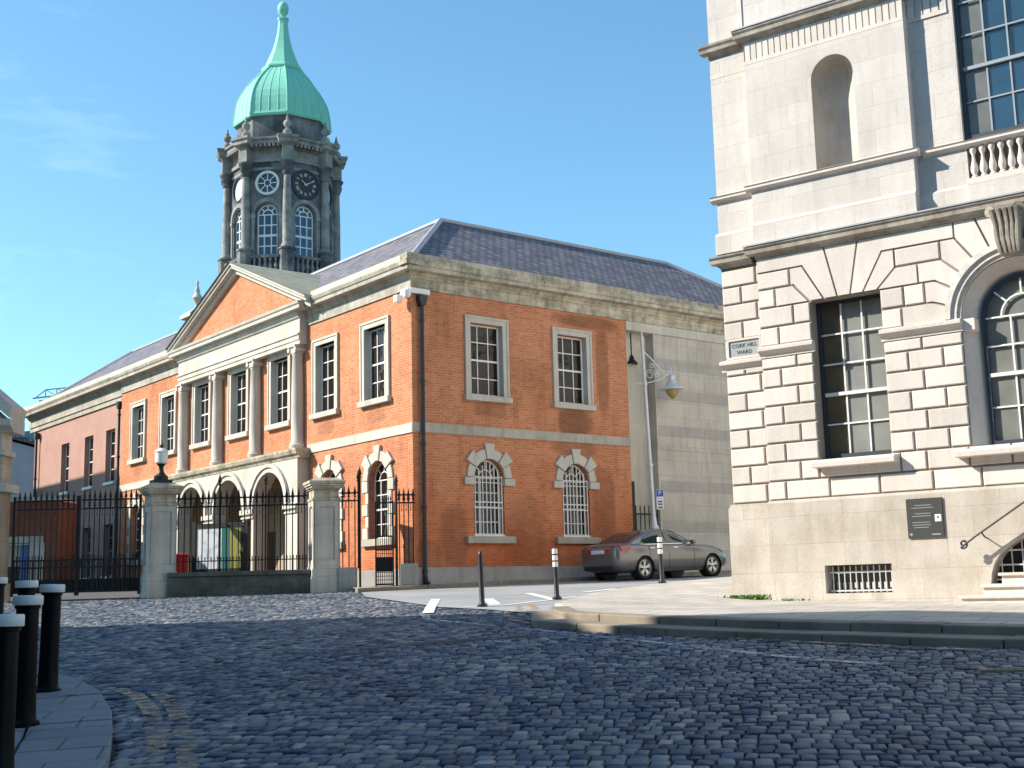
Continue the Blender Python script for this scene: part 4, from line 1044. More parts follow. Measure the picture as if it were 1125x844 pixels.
# archivolt and carved keystone
m = MB()
for k in range(28):
    a0, a1 = pi*k/28, pi*(k+1)/28
    for ra, rb, p in ((ARI, ARI+.06, -.0), (ARI+.06, ARI+.15, .035), (ARI+.15, ARO, .075)):
        m.prism([(AU+ra*cos(a0), AZS+.012+ra*sin(a0)), (AU+rb*cos(a0), AZS+.012+rb*sin(a0)), (AU+rb*cos(a1), AZS+.012+rb*sin(a1)), (AU+ra*cos(a1), AZS+.012+ra*sin(a1))], -.06, p, TC)
m.build('archivolt', M['portland'], WB)
m = MB()
m.add([TC(AU-.15, -.05, 6.68), TC(AU+.15, -.05, 6.68), TC(AU+.15, .16, 6.70), TC(AU-.15, .16, 6.70), TC(AU-.21, -.05, 7.42), TC(AU+.21, -.05, 7.42), TC(AU+.21, .30, 7.42), TC(AU-.21, .30, 7.42)], [(0, 3, 2, 1), (4, 5, 6, 7), (0, 1, 5, 4), (1, 2, 6, 5), (2, 3, 7, 6), (3, 0, 4, 7)])
for s in (-1, -.45, .1, .55, 1): m.tube([TC(AU+s*.13, .17, 6.70), TC(AU+s*.15, .25, 6.9), TC(AU+s*.17, .25, 7.15), TC(AU+s*.19, .33, 7.38)], [.03, .045, .03, .045], 6)
for s in (-1, 1): m.tube([TC(AU+s*.15, .10, 7.36), TC(AU+s*.22, .30, 7.36)], .09, 10)
m.build('keystone', M['portland_cornice'], WB)
# plinth with basement openings
m = MB()
wall(m, rect(-.02, UEND, .6, 3.06), [rect(.96, 2.1, 1.52, 1.98), lun(4.42)], .06, [.28, .35], TC)
m.extr([(.06, 3.06), (.04, 3.1), (-.05, 3.115)], 0, UEND, TC)
m.add([TC(-.02, .06, .6), TC(-.02, -.3, .6), TC(-.02, -.3, 3.06), TC(-.02, .06, 3.06)], [(0, 1, 2, 3)])
m.box(-.86, -.01, -3, STR+.06, .6, 3.02, TC); m.prism([(-.86, 3.02), (-.01, 3.02), (-.01, 3.1), (-.82, 3.1)], STR-.1, STR+.045, TC)
m.build('plinth', M['portland_plinth'], WB)
# main cornice over the ground floor
prM = [(-.06, 7.39), (.0, 7.39), (.025, 7.41), (.05, 7.44), (.12, 7.475), (.125, 7.54), (.155, 7.575), (.16, 7.605), (.0, 7.65), (-.3, 7.66)]
def trim(pr, z0, so=0): return [(o+so, max(z, z0)) for o, z in pr]
CO = MB(); CO.extr(prM, 0, UEND, TC); CO.extr(trim(prM, 7.475), -.15, -.0005, TC); CO.extr([(o+STR, z) for o, z in prM], -.8, -.151, TC); CO.extr(trim(prM, 7.475, STR), -.95, -.8005, TC)
CO.build('cornice', M['portland_cornice'], WB)
MB().extr([(.0, 7.652), (.175, 7.609), (.175, 7.635), (.0, 7.69)], -.16, UEND, TC).build('lead_capping', M['lead'], WB)
# upper floor: projecting bay, set-back centre, niche
m = MB(); NU, NR, NZ0, NZS = 1.635, .385, 8.78, 10.4
BAYR = 2.945
wall(m, rect(0, BAYR, 7.6, 11.04), [arch(NU, NZ0, NZS, NR, 18)], 0, .02, TC)
m.add([TC(BAYR, 0, 7.6), TC(BAYR, -.3, 7.6), TC(BAYR, -.3, 11.04), TC(BAYR, 0, 11.04)], [(0, 1, 2, 3)])
m.add([TC(0, 0, 7.6), TC(0, -.3, 7.6), TC(0, -.3, ZT), TC(0, 0, ZT)], [(0, 1, 2, 3)])
m.box(mir(BAYR), UEND, -3, 0, 7.6, 11.04, TC); m.box(0, BAYR, -.4, -.02, 11.6, ZT, TC); m.box(BAYR+.001, mir(BAYR)-.001, -.6, -.23, 12.89, ZT, TC); m.add([TC(BAYR, -.02, 11.6), TC(BAYR, -.4, 11.6), TC(BAYR, -.4, 13), TC(BAYR, -.02, 13)], [(0, 1, 2, 3)]); m.box(mir(BAYR)+.001, UEND, -.4, -.02, 11.6, ZT, TC)
UWL, UWR = 3.71, 4.95
wall(m, rect(BAYR-.01, mir(BAYR)+.01, 7.6, 12.9), [rect(UWL, UWR, 8.76, 12.4), rect(3.75, 4.96, 8.02, 8.70)], -.21, [.16, .25], TC)
m.box(-.8, 0, -3, STR, 7.68, ZT, TC)
m.box(3.68, 5.02, -.75, -.62, 7.9, 8.75, TC); m.box(3.68, 5.02, -.75, -.22, 7.7, 7.99, TC); m.box(3.64, 3.75, -.75, -.22, 8.0, 8.7, TC); m.box(4.96, 5.06, -.75, -.22, 8.0, 8.7, TC)
# moulded base of the upper storey
m.extr([(-.02, 7.66), (.05, 7.66), (.05, 8.0), (.0, 8.06)], -.0, BAYR+.0, TC)
m.extr([(-.25, 7.66), (-.16, 7.66), (-.16, 7.98), (-.205, 8.03)], BAYR, 3.75, TC); m.extr([(-.25, 7.66), (-.12, 7.66), (-.12, 8.02), (-.3, 8.02)], 3.75, 4.96, TC)
m.extr([(STR-.02, 7.66), (STR+.05, 7.66), (STR+.05, 8.0), (STR, 8.06)], -.85, 0, TC)
m.build('upper_wall', M['portland_ashlar'], WB)
# niche: half-round recess with a quarter-sphere head
m = MB(); vs = []; fs = []; nn = 14
zs = [NZ0, NZS]
prof = [(NR, z) for z in (NZ0, 9.3, 9.85, NZS)]+[(NR*cos(a), NZS+NR*sin(a)) for a in [pi/2*k/8 for k in range(1, 9)]]
for r, z in prof:
    for k in range(nn+1): an = pi*k/nn; vs.append(TC(NU+r*cos(an), -r*sin(an)-.018, z))
for i in range(len(prof)-1):
    for k in range(nn): fs.append((i*(nn+1)+k, i*(nn+1)+k+1, (i+1)*(nn+1)+k+1, (i+1)*(nn+1)+k))
m.add(vs, fs, True); m.add([TC(NU-NR, -.0, NZ0), TC(NU+NR, 0, NZ0)]+[TC(NU+NR*cos(pi*k/nn), -.018-NR*sin(pi*k/nn), NZ0) for k in range(nn+1)], [(0, 1)+tuple(2+k for k in range(nn+1))])
m.build('niche', M['portland_plinth'], WB)
# string course, sill, balustrade
prS = [(-.06, 8.63), (.0, 8.63), (.03, 8.65), (.085, 8.68), (.085, 8.725), (.105, 8.74), (-.06, 8.765)]
m = MB(); m.extr(prS, -.1, BAYR+.1, TC); m.extr([(o-.21, z) for o, z in prS], BAYR+.1, mir(BAYR)-.1, TC); m.extr(prS, mir(BAYR)-.1, UEND, TC); m.extr([(o+STR, z) for o, z in prS], -.9, -.101, TC)
m.build('string_course', M['portland'], WB)
BL = MB().extr([(-.40, 8.02), (-.14, 8.02), (-.14, 8.1), (-.40, 8.1)], 3.75, 4.96, TC).build('balustrade', M['portland'], WB)
for i in range(8):
    u = 3.84+.147*i
    MB().lathe([(.055, 8.10), (.055, 8.14), (.03, 8.16), (.062, 8.24), (.058, 8.30), (.03, 8.42), (.025, 8.50), (.042, 8.54), (.05, 8.56), (.055, 8.58), (.055, 8.62)], 12, TC(u, -.24, 0)).build('baluster', M['portland'], BL)
# fluted frieze and top cornice
def fluted(a, b, o, z0, z1):
    m = MB(); m.box(a, b, o-.3, o-.03, z0, z1, TC); m.box(a-.001, b+.001, o-.3, o+.004, z0-.035, z0+.035, TC); m.box(a, b, o-.3, o, z1-.05, z1, TC); fl = .1155; n = int((b-a)/fl)
    fl = (b-a)/n
    for i in range(n): m.prism([(a+fl*(i+.2), z0+.03), (a+fl*(i+.2), z1-.04), (a+fl*(i+1)-.0, z1-.04), (a+fl*(i+1)-.0, z0+.03)], o-.06, o-.001, TC)
    return m
fm = fluted(0.0, BAYR, 0, 11.07, 11.45); q = fluted(BAYR+.002, UWL-.09, -.19, 11.07, 11.45); fm.add(q.v, q.f); q = fluted(UWR+.09, mir(BAYR)-.002, -.19, 11.07, 11.45); fm.add(q.v, q.f); q = fluted(-.8, -.001, STR, 11.07, 11.45); fm.add(q.v, q.f); q = fluted(mir(BAYR), UEND, 0, 11.07, 11.45); fm.add(q.v, q.f)
fm.build('frieze', M['portland'], WB)
prT = [(-.06, 11.45), (.01, 11.45), (.03, 11.48), (.07, 11.51), (.12, 11.535), (.125, 11.60), (.155, 11.64), (.16, 11.675), (-.06, 11.73)]
m = MB(); m.extr(prT, -.0, BAYR, TC); m.extr(trim(prT, 11.535), -.15, -.0005, TC); m.extr(trim(prT, 11.535), BAYR+.0005, BAYR+.15, TC); m.extr([(o-.20, z) for o, z in prT], BAYR+.151, UWL-.08, TC); m.extr([(o-.20, z) for o, z in prT], UWR+.08, mir(BAYR)-.151, TC); m.extr(prT, mir(BAYR)-.15, UEND, TC); m.extr([(o+STR, z) for o, z in prT], -.8, -.151, TC); m.extr(trim(prT, 11.535, STR), -.95, -.8005, TC)
m.build('cornice', M['portland_cornice'], WB)
MB().extr([(.0, 11.735), (.175, 11.679), (.175, 11.705), (.0, 11.77)], -.16, BAYR+.16, TC).build('lead_capping', M['lead'], WB)
m = MB(); m.extr([(-.4, ZT-.5), (.3, ZT-.5), (.35, ZT-.2), (-.4, ZT)], -1.1, UEND, TC); m.box(-.8, UEND, -9, -.4, ZT-.6, ZT-.1, TC); m.build('roof', M['portland_cornice'], WB)
# ground-floor sash, arched sash, upper sash
f = MB().extr([(-.3, 3.60), (.20, 3.60), (.20, 3.68), (.17, 3.72), (-.3, 3.745)], WX0-.08, WX1+.12, TC).build('window', M['portland'], WB, bevel=.008)
def big_sash(parent, T, u0, u1, z0, z1, off, cols, rows, matw, panes, meet, arched=False, frm=None):
    fr = .06; b = .026; m = MB(); uc = (u0+u1)/2; r = (u1-u0)/2
    outl = arch(uc, z0, z1, r, 20) if arched else rect(u0, u1, z0, z1)
    inl = arch(uc, z0+fr*1.4, z1, r-fr, 20) if arched else rect(u0+fr, u1-fr, z0+fr*1.6, z1-fr)
    k = MB(); ring(k, inl, outl, off-.1, off, T); k.build('window_frame', frm or matw, parent)
    zm = z0+(z1-z0)*meet if not arched else z0+(z1+r-z0)*meet
    for i in range(1, cols):
        u = u0+fr+(u1-u0-2*fr)*i/cols
        m.box(u-b/2, u+b/2, off-.07, off-.045, z0+fr, zm, T); m.box(u-b/2, u+b/2, off-.045, off-.02, zm, (z1-fr*.8) if not arched else z1, T)
    for (za, zb, n, o) in ((z0+fr*1.6, zm, rows[0], off-.07), (zm, z1-(0 if arched else fr), rows[1], off-.045)):
        for j in range(1, n+(1 if arched and zb == z1 else 0)): z = za+(zb-za)*j/n; m.box(u0+fr*.8, u1-fr*.8, o+.001, o+.026, z-b/2, z+b/2, T)
    m.box(u0+fr*.8, u1-fr*.8, off-.075, off-.012, zm-.028, zm+.028, T)
    if arched:
        ri = r*.5
        for q in range(12):
            a0, a1 = pi*q/12, pi*(q+1)/12
            m.prism([(uc+ri*cos(a0), z1+ri*sin(a0)), (uc+(ri+b)*cos(a0), z1+(ri+b)*sin(a0)), (uc+(ri+b)*cos(a1), z1+(ri+b)*sin(a1)), (uc+ri*cos(a1), z1+ri*sin(a1))], off-.045, off-.02, T)
        for an in (pi/4, pi/2, 3*pi/4):
            c_, s_ = cos(an), sin(an); q = b/2
            m.prism([(uc+ri*c_-q*s_, z1+ri*s_+q*c_), (uc+ri*c_+q*s_, z1+ri*s_-q*c_), (uc+(r-.04)*c_+q*s_, z1+(r-.04)*s_-q*c_), (uc+(r-.04)*c_-q*s_, z1+(r-.04)*s_+q*c_)], off-.044, off-.019, T)
    m.build('sash', matw, parent)
    for (ua, ub, mt) in panes:
        g = MB()
        if arched:
            g.prism([p for p in arch(uc, z0+.02, z1, r-.02, 20)], off-.085, off-.075, T)
        else: g.box(u0+(u1-u0)*ua+.005, u0+(u1-u0)*ub, off-.085, off-.075, z0+.02, z1-.02, T)
        g.build('pane', M[mt], parent)
big_sash(f, TC, WX0+.005, WX1-.005, WZa+.004, WZb-.002, -.24, 3, (2, 3), M['white_wood'], [(0, .34, 'glass_brown'), (.345, 1, 'glass_blind')], .41, frm=M['dark_wood'])
f = MB().extr([(-.4, 3.58), (.22, 3.58), (.22, 3.66), (.19, 3.70), (-.4, 3.736)], AU-ARI-.22, AU+ARI+.22, TC).build('window', M['portland'], WB, bevel=.008)
big_sash(f, TC, AU-.64, AU+.64, WZa+.004, AZS, -.24, 3, (2, 2), M['white_wood'], [(0, 1, 'glass_blind')], .42, arched=True, frm=M['dark_wood'])
f = MB().extr([(-.6, 8.70), (-.2, 8.70), (-.2, 8.765), (-.6, 8.768)], UWL-.02, UWR+.02, TC).build('window', M['portland'], WB)
big_sash(f, TC, UWL+.004, UWR-.004, 8.77, 12.395, -.30, 3, (2, 4), M['grey_wood'], [(0, .345, 'glass_blind'), (.35, 1, 'glass_sky')], .345, frm=M['dark_wood'])
f = MB().extr([(-.3, 3.60), (.20, 3.60), (.20, 3.68), (.17, 3.72), (-.3, 3.745)], mir(WX1)-.12, mir(WX0)+.08, TC).build('window', M['portland'], WB)
big_sash(f, TC, mir(WX1)+.005, mir(WX0)-.005, WZa+.004, WZb-.002, -.24, 3, (2, 3), M['white_wood'], [(0, 1, 'glass_blind')], .41, frm=M['dark_wood'])
# basement grilles
bk = MB().box(.96, 2.1, -.30, -.215, 1.5, 2.0, TC).build('basement_window', M['steel_dark'], WB)
g = MB()
for i in range(11): u = 1.05+.1*i; g.tube([TC(u, -.06, 1.53), TC(u, -.06, 1.96)], .011, 6)
for z in (1.56, 1.86): g.box(1.0, 2.1, -.075, -.05, z-.013, z+.013, TC)
for i in range(10): u = 1.06+.1*i; g.box(u, u+.06, -.20, -.19, 1.58+.02*(i % 2), 1.7, TC)
g.build('window_grille', M['pole'], bk)
bk = MB().prism(lun(4.42), -.34, -.285, TC).build('basement_window', M['iron'], WB)
g = MB()
for z in (1.68, 1.90, 2.12): w_ = .74*sqrt(max(.05, 1-((z-1.62)/.72)**2)); g.box(4.42-w_, 4.42+w_, -.12, -.10, z-.012, z+.012, TC)
for i in range(9): u = 3.78+.16*i; zt = 1.62+.70*sqrt(max(0, 1-((u-4.42)/.78)**2)); g.tube([TC(u, -.1, 1.64), TC(u, -.1, zt)], .010, 6)
g.build('window_grille', M['pole'], bk)
# stone steps rising along the wall
m = MB()
for k, (u, zt) in enumerate(((3.30, 1.44), (3.63, 1.60), (3.90, 1.77), (4.35, 1.94), (4.7, 2.11))): m.box(u, UEND, .062, .46-.03*k, .5 if k == 0 else zt-.17, zt, TC)
for k, (u, zt) in enumerate(((3.26, 1.445), (3.59, 1.605), (3.86, 1.775), (4.31, 1.945), (4.66, 2.115))): m.box(u, UEND, .062, .50-.03*k, zt-.045, zt+.003, TC)
m.build('steps', M['portland'], WB, bevel=.01)

# signs and fittings on the white building
PCw = lambda u, o, z: tuple(PC(u, o))+(z,)
def text(body, size, mat, parent, T, u, o, z, name='lettering', ext=.004):
    c = bpy.data.curves.new(name, 'FONT'); c.body = body; c.size = size; c.extrude = ext; c.align_x = 'CENTER'; c.align_y = 'CENTER'; c.resolution_u = 2
    ob = bpy.data.objects.new(name, c); c.materials.append(mat); COL.objects.link(ob)
    dg_ = bpy.context.evaluated_depsgraph_get(); me = bpy.data.meshes.new_from_object(ob.evaluated_get(dg_)); bpy.data.objects.remove(ob)
    me.materials.clear(); me.materials.append(mat); ob = bpy.data.objects.new(name, me); COL.objects.link(ob); ob.parent = parent
    ob.location = T(u, o, z); ob.rotation_euler = (pi/2, 0, 0); return ob
sg = thing('street_sign', 'small grey stone street name tablet on the left edge of the white building', 'sign', (C0.x, C0.y, 0), RZ_C)
MB().box(-.70, -.10, STR-.03, STR+.012, 5.73, 6.02, TC).build('tablet', M['sign_grey'], sg)
m = MB(); ring(m, rect(-.70, -.10, 5.73, 6.02), rect(-.74, -.06, 5.69, 6.06), STR-.03, STR+.035, TC); m.build('tablet_frame', M['portland'], sg)
text('CORK HILL', .098, M['letter_dark'], sg, TC, -.40, STR+.014, 5.925); text('WARD', .098, M['letter_dark'], sg, TC, -.40, STR+.014, 5.805)
pq = thing('wall_plaque', 'square dark slate plaque with small white emblem on the plinth', 'plaque', (C0.x, C0.y, 0), RZ_C)
MB().box(2.415, 2.995, .063, .09, 2.36, 2.985, TC).build('plate', M['plaque'], pq, bevel=.004)
m = MB(); ring(m, [(2.93, 2.655), (2.93, 2.69), (2.90, 2.69), (2.90, 2.655)], [(2.965, 2.61), (2.965, 2.72), (2.865, 2.72), (2.865, 2.61)], .088, .094, TC)
m.build('emblem', M['white_paint'], pq)
m = MB()
for i, (a, b, z) in enumerate(((2.55, 2.82, 2.87), (2.5, 2.85, 2.83), (2.55, 2.8, 2.74), (2.5, 2.8, 2.70), (2.5, 2.78, 2.60), (2.5, 2.8, 2.56), (2.52, 2.76, 2.52))): m.box(a, b, .088, .0915, z, z+.010, TC)
m.box(2.80, 2.94, .088, .0915, 2.40, 2.42, TC); m.lathe([(.022, 0), (.022, .004)], 10, T=lambda x, y, z: TC(2.47+x, .088+z, 2.42+y))
m.build('engraved_lines', M['letter_pale'], pq)
hr = thing('handrail', 'thin dark wrought iron handrail with scroll end sloping beside the steps', 'handrail', (C0.x, C0.y, 0), RZ_C)
sc = [(3.33+.075*(1-t)*cos(-2.2+t*9), 2.235+.075*(1-t)*sin(-2.2+t*9)) for t in [k/24 for k in range(20)]][::-1]
pth = [TC(u, .27, z) for u, z in sc]+[TC(3.42, .27, 2.27), TC(3.52, .27, 2.34), TC(4.25, .27, 2.80), TC(5.6, .27, 3.55)]
MB().tube(pth, .016, 8).build('rail', M['iron'], hr)
m = MB(); 
for u, z in ((3.62, 2.40), (5.0, 3.21)): m.tube([TC(u, .27, z), TC(u+.02, .2, z-.07), TC(u+.02, .055, z-.09)], .012, 6)
m.build('bracket', M['iron'], hr)

# ------------------------------------------------------------------ gate piers, dwarf wall and railings
FY = 34.5
def pier(name_label, x0, x1, rz, group='stone gate piers'):
    xc = (x0+x1)/2; hw = .365; yc = FY+.45; g = G(xc, yc)
    t = thing('gate_pier', name_label, 'gate pier', (xc, yc, g), rz, group)
    zz = 1.8-g
    m = MB(); b = hw
    def sq(h, z0, z1): m.box(-h, h, -h, h, z0, z1)
    sq(b-.04, .6, 2.62)
    for s in range(4):      # raised frame of the sunk panel on each side
        a = s*pi/2; T = lambda u, o, z, a=a: (cos(a)*u-sin(a)*o, sin(a)*u+cos(a)*o, z)
        ring(m, rect(-b+.15, b-.15, .86, 2.30), rect(-b, b, .70, 2.46), b-.05, b, T)
    m.build('shaft', M['pier'], t, bevel=.01)
    m = MB(); m.box(-b-.06, b+.06, -b-.06, b+.06, -.25, .42); m.box(-b-.04, b+.04, -b-.04, b+.04, .42, .62); m.box(-b-.015, b+.015, -b-.015, b+.015, .62, .70); m.build('base', M['pier'], t, bevel=.015)
    m = MB(); sq(b+.02, 2.46, 2.54); sq(b-.02, 2.54, 2.76); sq(b+.02, 2.76, 2.80); sq(b+.06, 2.80, 2.86); sq(b+.10, 2.86, 2.92); sq(b+.13, 2.92, 3.0)
    m.lathe([((b+.11)*1.414, 3.0), ((b+.0)*1.414, 3.05), ((b-.08)*1.414, 3.09)], 4, (0, 0, 0), pi/4, False)
    m.build('capstone', M['lime_dirty'], t, bevel=.012)
    return t, g
p1, g1 = pier('square panelled grey stone gate pier carrying a globe lamp', -10.16, -9.26, radians(30))
p2, g2 = pier('square panelled grey stone gate pier without a lamp, near the small wicket gate', -5.66, -4.80, radians(20))
lt = thing('gate_lamp', 'black iron lamp with white glass bowl on top of the stone gate pier', 'lamp', (-9.71, FY+.45, g1+3.085), radians(30))
m = MB(); m.box(-.25, .25, -.25, .25, 0, .1); m.lathe([(.20, .1), (.19, .2), (.11, .27), (.07, .36), (.065, .46), (.09, .5), (.13, .55)], 14); m.build('lamp_base', M['iron'], lt)
MB().lathe([(.13, .55), (.165, .58), (.175, .8), (.17, .86), (.16, .88)], 20).build('lamp_shade', M['milk_glass'], lt)
m = MB(); m.lathe([(.185, .86), (.19, .885), (.13, .95), (.06, .985)], 20); m.build('lamp_hood', M['milk_glass'], lt)
MB().lathe([(.07, .975), (.04, 1.0), (.06, 1.05), (.02, 1.1), (.008, 1.2)], 10).build('lamp_finial', M['iron'], lt)
dw = MB(); gx = G(-7.5, FY); dw.box(-9.36, -5.54, FY+.06, FY+.62, 1.5, 2.30); dw.box(-9.36, -5.54, FY+.0, FY+.68, 2.30, 2.42)
tag(dw.build('dwarf_wall', stone_mat('mossy_dark_granite', (.17, .165, .145), (.07, .07, .055), .5, moss=(.5, (.045, .05, .03)), ashlar=(1.6, .5)), bevel=.02), 'low mossy dark granite wall between the two gate piers', 'wall')

def spear(h0, h1, r=.0155, big=False):
    m = MB(); m.tube([(0, 0, h0), (0, 0, h1-.3)], r, 6)
    k = 1.9 if big else 1.35
    m.lathe([(r, h1-.32), (.028*k, h1-.30), (.028*k, h1-.285), (.012*k, h1-.27), (.03*k, h1-.21), (.022*k, h1-.14), (.003, h1)], 6, smooth=False)
    return m
def railing(t, x0, x1, z0, zt, zr, n, dog=None, T=None, posts=(), zref=0):
    """pickets with spear heads between two top rails, rings between the rails"""
    first = None
    for i in range(n):
        x = x0+(x1-x0)*(i+.5)/n
        if first is None: first = spear(z0, zt).build('picket', M['iron'], t); first.location = (x, 0, 0)
        else:
            c = first.copy(); COL.objects.link(c); c.parent = t; c.location = (x, 0, 0)
    for z in zr: MB().box(x0, x1, -.02, .02, z-.018, z+.018).build('rail', M['iron'], t)
    m = MB(); za, zb = zr[0], zr[1]; r = abs(zb-za)/2-.012; zc = (za+zb)/2
    for i in range(n-1):
        x = x0+(x1-x0)*(i+1)/n
        m.tube([(x+r*cos(a), 0, zc+r*sin(a)) for a in [2*pi*k/12 for k in range(13)]], .010, 5, caps=False)
        m.tube([(x, 0, za-.02), (x, 0, za-.17)], .008, 5); m.lathe([(.004, -.02), (.018, 0), (.004, .03)], 6, (x, 0, za-.19))
    m.build('ring_ornament', M['iron'], t)
    if dog:
        m = MB(); nn = int((x1-x0)/.085)
        for i in range(nn):
            x = x0+(x1-x0)*(i+.5)/nn
            m.tube([(x, 0, dog[0]), (x, 0, dog[1]-.09)], .009, 5); m.lathe([(.01, dog[1]-.1), (.02, dog[1]-.06), (.002, dog[1])], 5, (x, 0, 0))
        m.build('dog_bars', M['iron'], t)
    for x in posts: spear(z0-.02, zt+.42, .022, True).build('post', M['iron'], t).location = (x, -.01, 0)
rg = 'wrought iron railings along the forecourt'
t = thing('iron_railing', 'black spear-topped iron railing standing on the low dark granite wall', 'railing', (-7.46, FY+.34, 2.42), 0, rg)
railing(t, -1.80, 1.80, 0, 2.24, (1.76, 2.0), 22, dog=(0, .42), posts=(-.60, .66))
MB().box(-1.8, 1.8, -.015, .015, .28, .31).build('rail', M['iron'], t)
# wicket railing towards the building corner
gz = G(-4.5, FY)+.1
t = thing('iron_railing', 'short black iron railing between the right-hand gate pier and the wicket opening', 'railing', (-4.53, FY+.3, gz), 0, rg)
railing(t, -.25, .25, .55, 2.78, (2.36, 2.58), 3, posts=(.26,))
spear(0, 3.3, .03, True).build('post', M['iron'], t).location = (.30, 0, 0)
MB().box(-.26, .20, -.2, .2, -.2, .56).build('stone_base', M['granite'], t, bevel=.02)
t = thing('iron_railing', 'short black iron railing joining the brick wall at the building corner', 'railing', (-3.12, FY+.12, gz), radians(12), rg)
railing(t, -.08, .42, .62, 2.66, (2.26, 2.48), 4)
spear(0, 3.05, .035, True).build('post', M['iron'], t).location = (-.1, 0, 0)
MB().box(-.02, .46, -.16, .16, -.2, .62).build('stone_base', M['granite'], t, bevel=.02)
wk = thing('wicket_gate', 'narrow black iron wicket gate with lower mesh panel standing ajar', 'gate', (-3.30, FY-.05, gz), 0)
m = MB()
for x in (-.46, 0): m.box(x-.02, x+.02, -.02, .02, .03, 2.3)
for z in (.08, 1.0, 1.36, 2.26): m.box(-.46, 0, -.018, .018, z-.02, z+.02)
m.build('gate_frame', M['iron'], wk)
m = MB()
for i in range(7): x = -.46+.46*(i+1)/8; m.tube([(x, 0, .05), (x, 0, 2.32)], .010, 5); m.lathe([(.008, 2.30), (.022, 2.36), (.002, 2.48)], 5, (x, 0, 0))
m.build('gate_bars', M['iron'], wk)
m = MB(); m.box(-.45, -.01, .012, .018, .42, .80)
for i in range(9): z = .1+.1*i; m.box(-.45, -.01, -.012, .012, z-.008, z+.008)
m.build('mesh_panel', M['iron'], wk)
# double carriage gate
for s, (a, b), lab in ((0, (-13.68, -11.95), 'tall black iron gate leaf hung on the far stone gatehouse'), (1, (-11.90, -10.24), 'tall black iron gate leaf hung beside the stone pier with the lamp')):
    t = thing('iron_gate', lab, 'gate', ((a+b)/2, FY+.4, 1.86), 0, 'leaves of the carriage gate')
    w2 = (b-a)/2
    railing(t, -w2+.05, w2-.05, .1, 2.88, (2.36, 2.60), 11, dog=(.1, 1.12))
    for x in (-w2, w2): MB().box(x-.03, x+.03, -.03, .03, .02, 2.72).build('stile', M['iron'], t)
    for z in (.12, .78, .98): MB().box(-w2, w2, -.025, .025, z-.025, z+.025).build('rail', M['iron'], t)
    m = MB()
    for i in range(24):
        x = -w2+2*w2*(i+.5)/24; m.tube([(x, .012, .12), (x, .012, .96)], .012, 5)
    m.box(-w2, w2, .03, .036, .12, .46); m.build('lower_panel', M['iron'], t)
    MB().lathe([(.07, 0), (.07, .03)], 12, T=lambda x, y, z: (w2*(1 if s == 0 else -1)*.9+x, -.05+z, .88+y)).build('lock', M['iron'], t)

# ------------------------------------------------------------------ left gatehouse, outbuilding and far buildings
GH = thing('gatehouse', 'grey stone gatehouse with pediment at the far left beyond the iron gate', 'building', (-17.05, FY, 1.7))
TG = lambda u, o, z: (u, -o, z)
m = MB(); wall(m, rect(-3.12, 3.12, -.4, 4.01), [[(-1.9, -.4), (1.9, -.4)]+[(1.9*cos(pi*k/16), 2.6+1.15*sin(pi*k/16)) for k in range(17)]], 0, .7, TG)
m.box(3.119, 3.12, 0, .7, -.4, 4.0); m.box(-3.12, -3.119, 0, .7, -.4, 4.0)
m.build('wall', stone_mat('soft_gatehouse_stone', (.46, .40, .31), (.33, .28, .21), .4, ashlar=(.8, .42)), GH)
m = MB(); m.box(1.9, 3.32, -.14, .8, 3.0, 3.22); m.box(1.88, 3.22, -.09, .75, -.3, .55); m.box(-3.32, -1.9, -.14, .8, 3.0, 3.22); m.box(-3.22, -1.88, -.09, .75, -.3, .55)
m.box(-3.2, 3.2, -.08, .75, 4.0, 4.14); m.box(-3.1, 3.1, .0, .7, 4.14, 4.7)
m.extr([(-.75, 4.62), (.02, 4.62), (.08, 4.7), (.3, 4.78), (.34, 4.96), (-.75, 5.0)], -3.42, 3.42, TG)
m.build('entablature', M['pier'], GH)
m = MB()
for s in (-1, 1): m.prism([(s*3.4, 4.98), (0, 7.9), (0, 8.28), (s*3.46, 5.3)], .32, -.75, TG)
m.prism([(-3.1, 5.0), (3.1, 5.0), (0, 7.7)], -.05, -.7, TG); m.build('pediment', M['pier'], GH)
OB = thing('outbuilding', 'low red brick outbuilding with a blue door seen behind the iron gate', 'building', (-22.6, 48.0, 0))
m = MB(); TO = lambda u, o, z: (u, -o, z)
wall(m, rect(-7, 5.45, .8, 5.5), [rect(2.6, 4.4, .8, 3.95)], 0, .5, TO); m.add([(5.45, 0, .8), (5.45, 2.2, .8), (5.45, 2.2, 5.5), (5.45, 0, 5.5)], [(0, 1, 2, 3)]); m.add([(-7, 0, 5.5), (5.45, 0, 5.5), (5.45, 2.2, 5.5), (-7, 2.2, 5.5)], [(0, 1, 2, 3)])
m.build('wall', M['brick_dark'], OB)
m = MB(); m.box(-7, 5.5, -.06, 2.25, 5.5, 5.66); m.box(2.4, 4.9, -.03, .3, 3.95, 4.2); m.box(4.4, 4.95, -.02, .3, .8, 3.95); m.build('coping', M['granite'], OB)
m = MB(); m.box(3.95, 4.4, .3, .36, 1, 3.9); m.build('door', M['blue_paint'], OB)
m = MB(); m.box(2.62, 3.9, .42, .46, 3.1, 3.9); m.build('fanlight', M['glass_blind'], OB)
m = MB(); m.box(2.6, 3.95, .45, .5, .9, 3.1); m.build('screen', M['iron'], OB)
PH_ = thing('gabled_building', 'pale blue-grey rendered gabled building in the distance above the gate', 'building', (-30, 76, 0), radians(4))
m = MB(); m.prism([(-6, 1), (2.6, 1), (2.6, 10.6), (-1.2, 11.7), (-6, 10.6)], 0, 8, lambda u, o, z: (u, o, z)); m.build('wall', M['pale_render'], PH_)
m = MB()
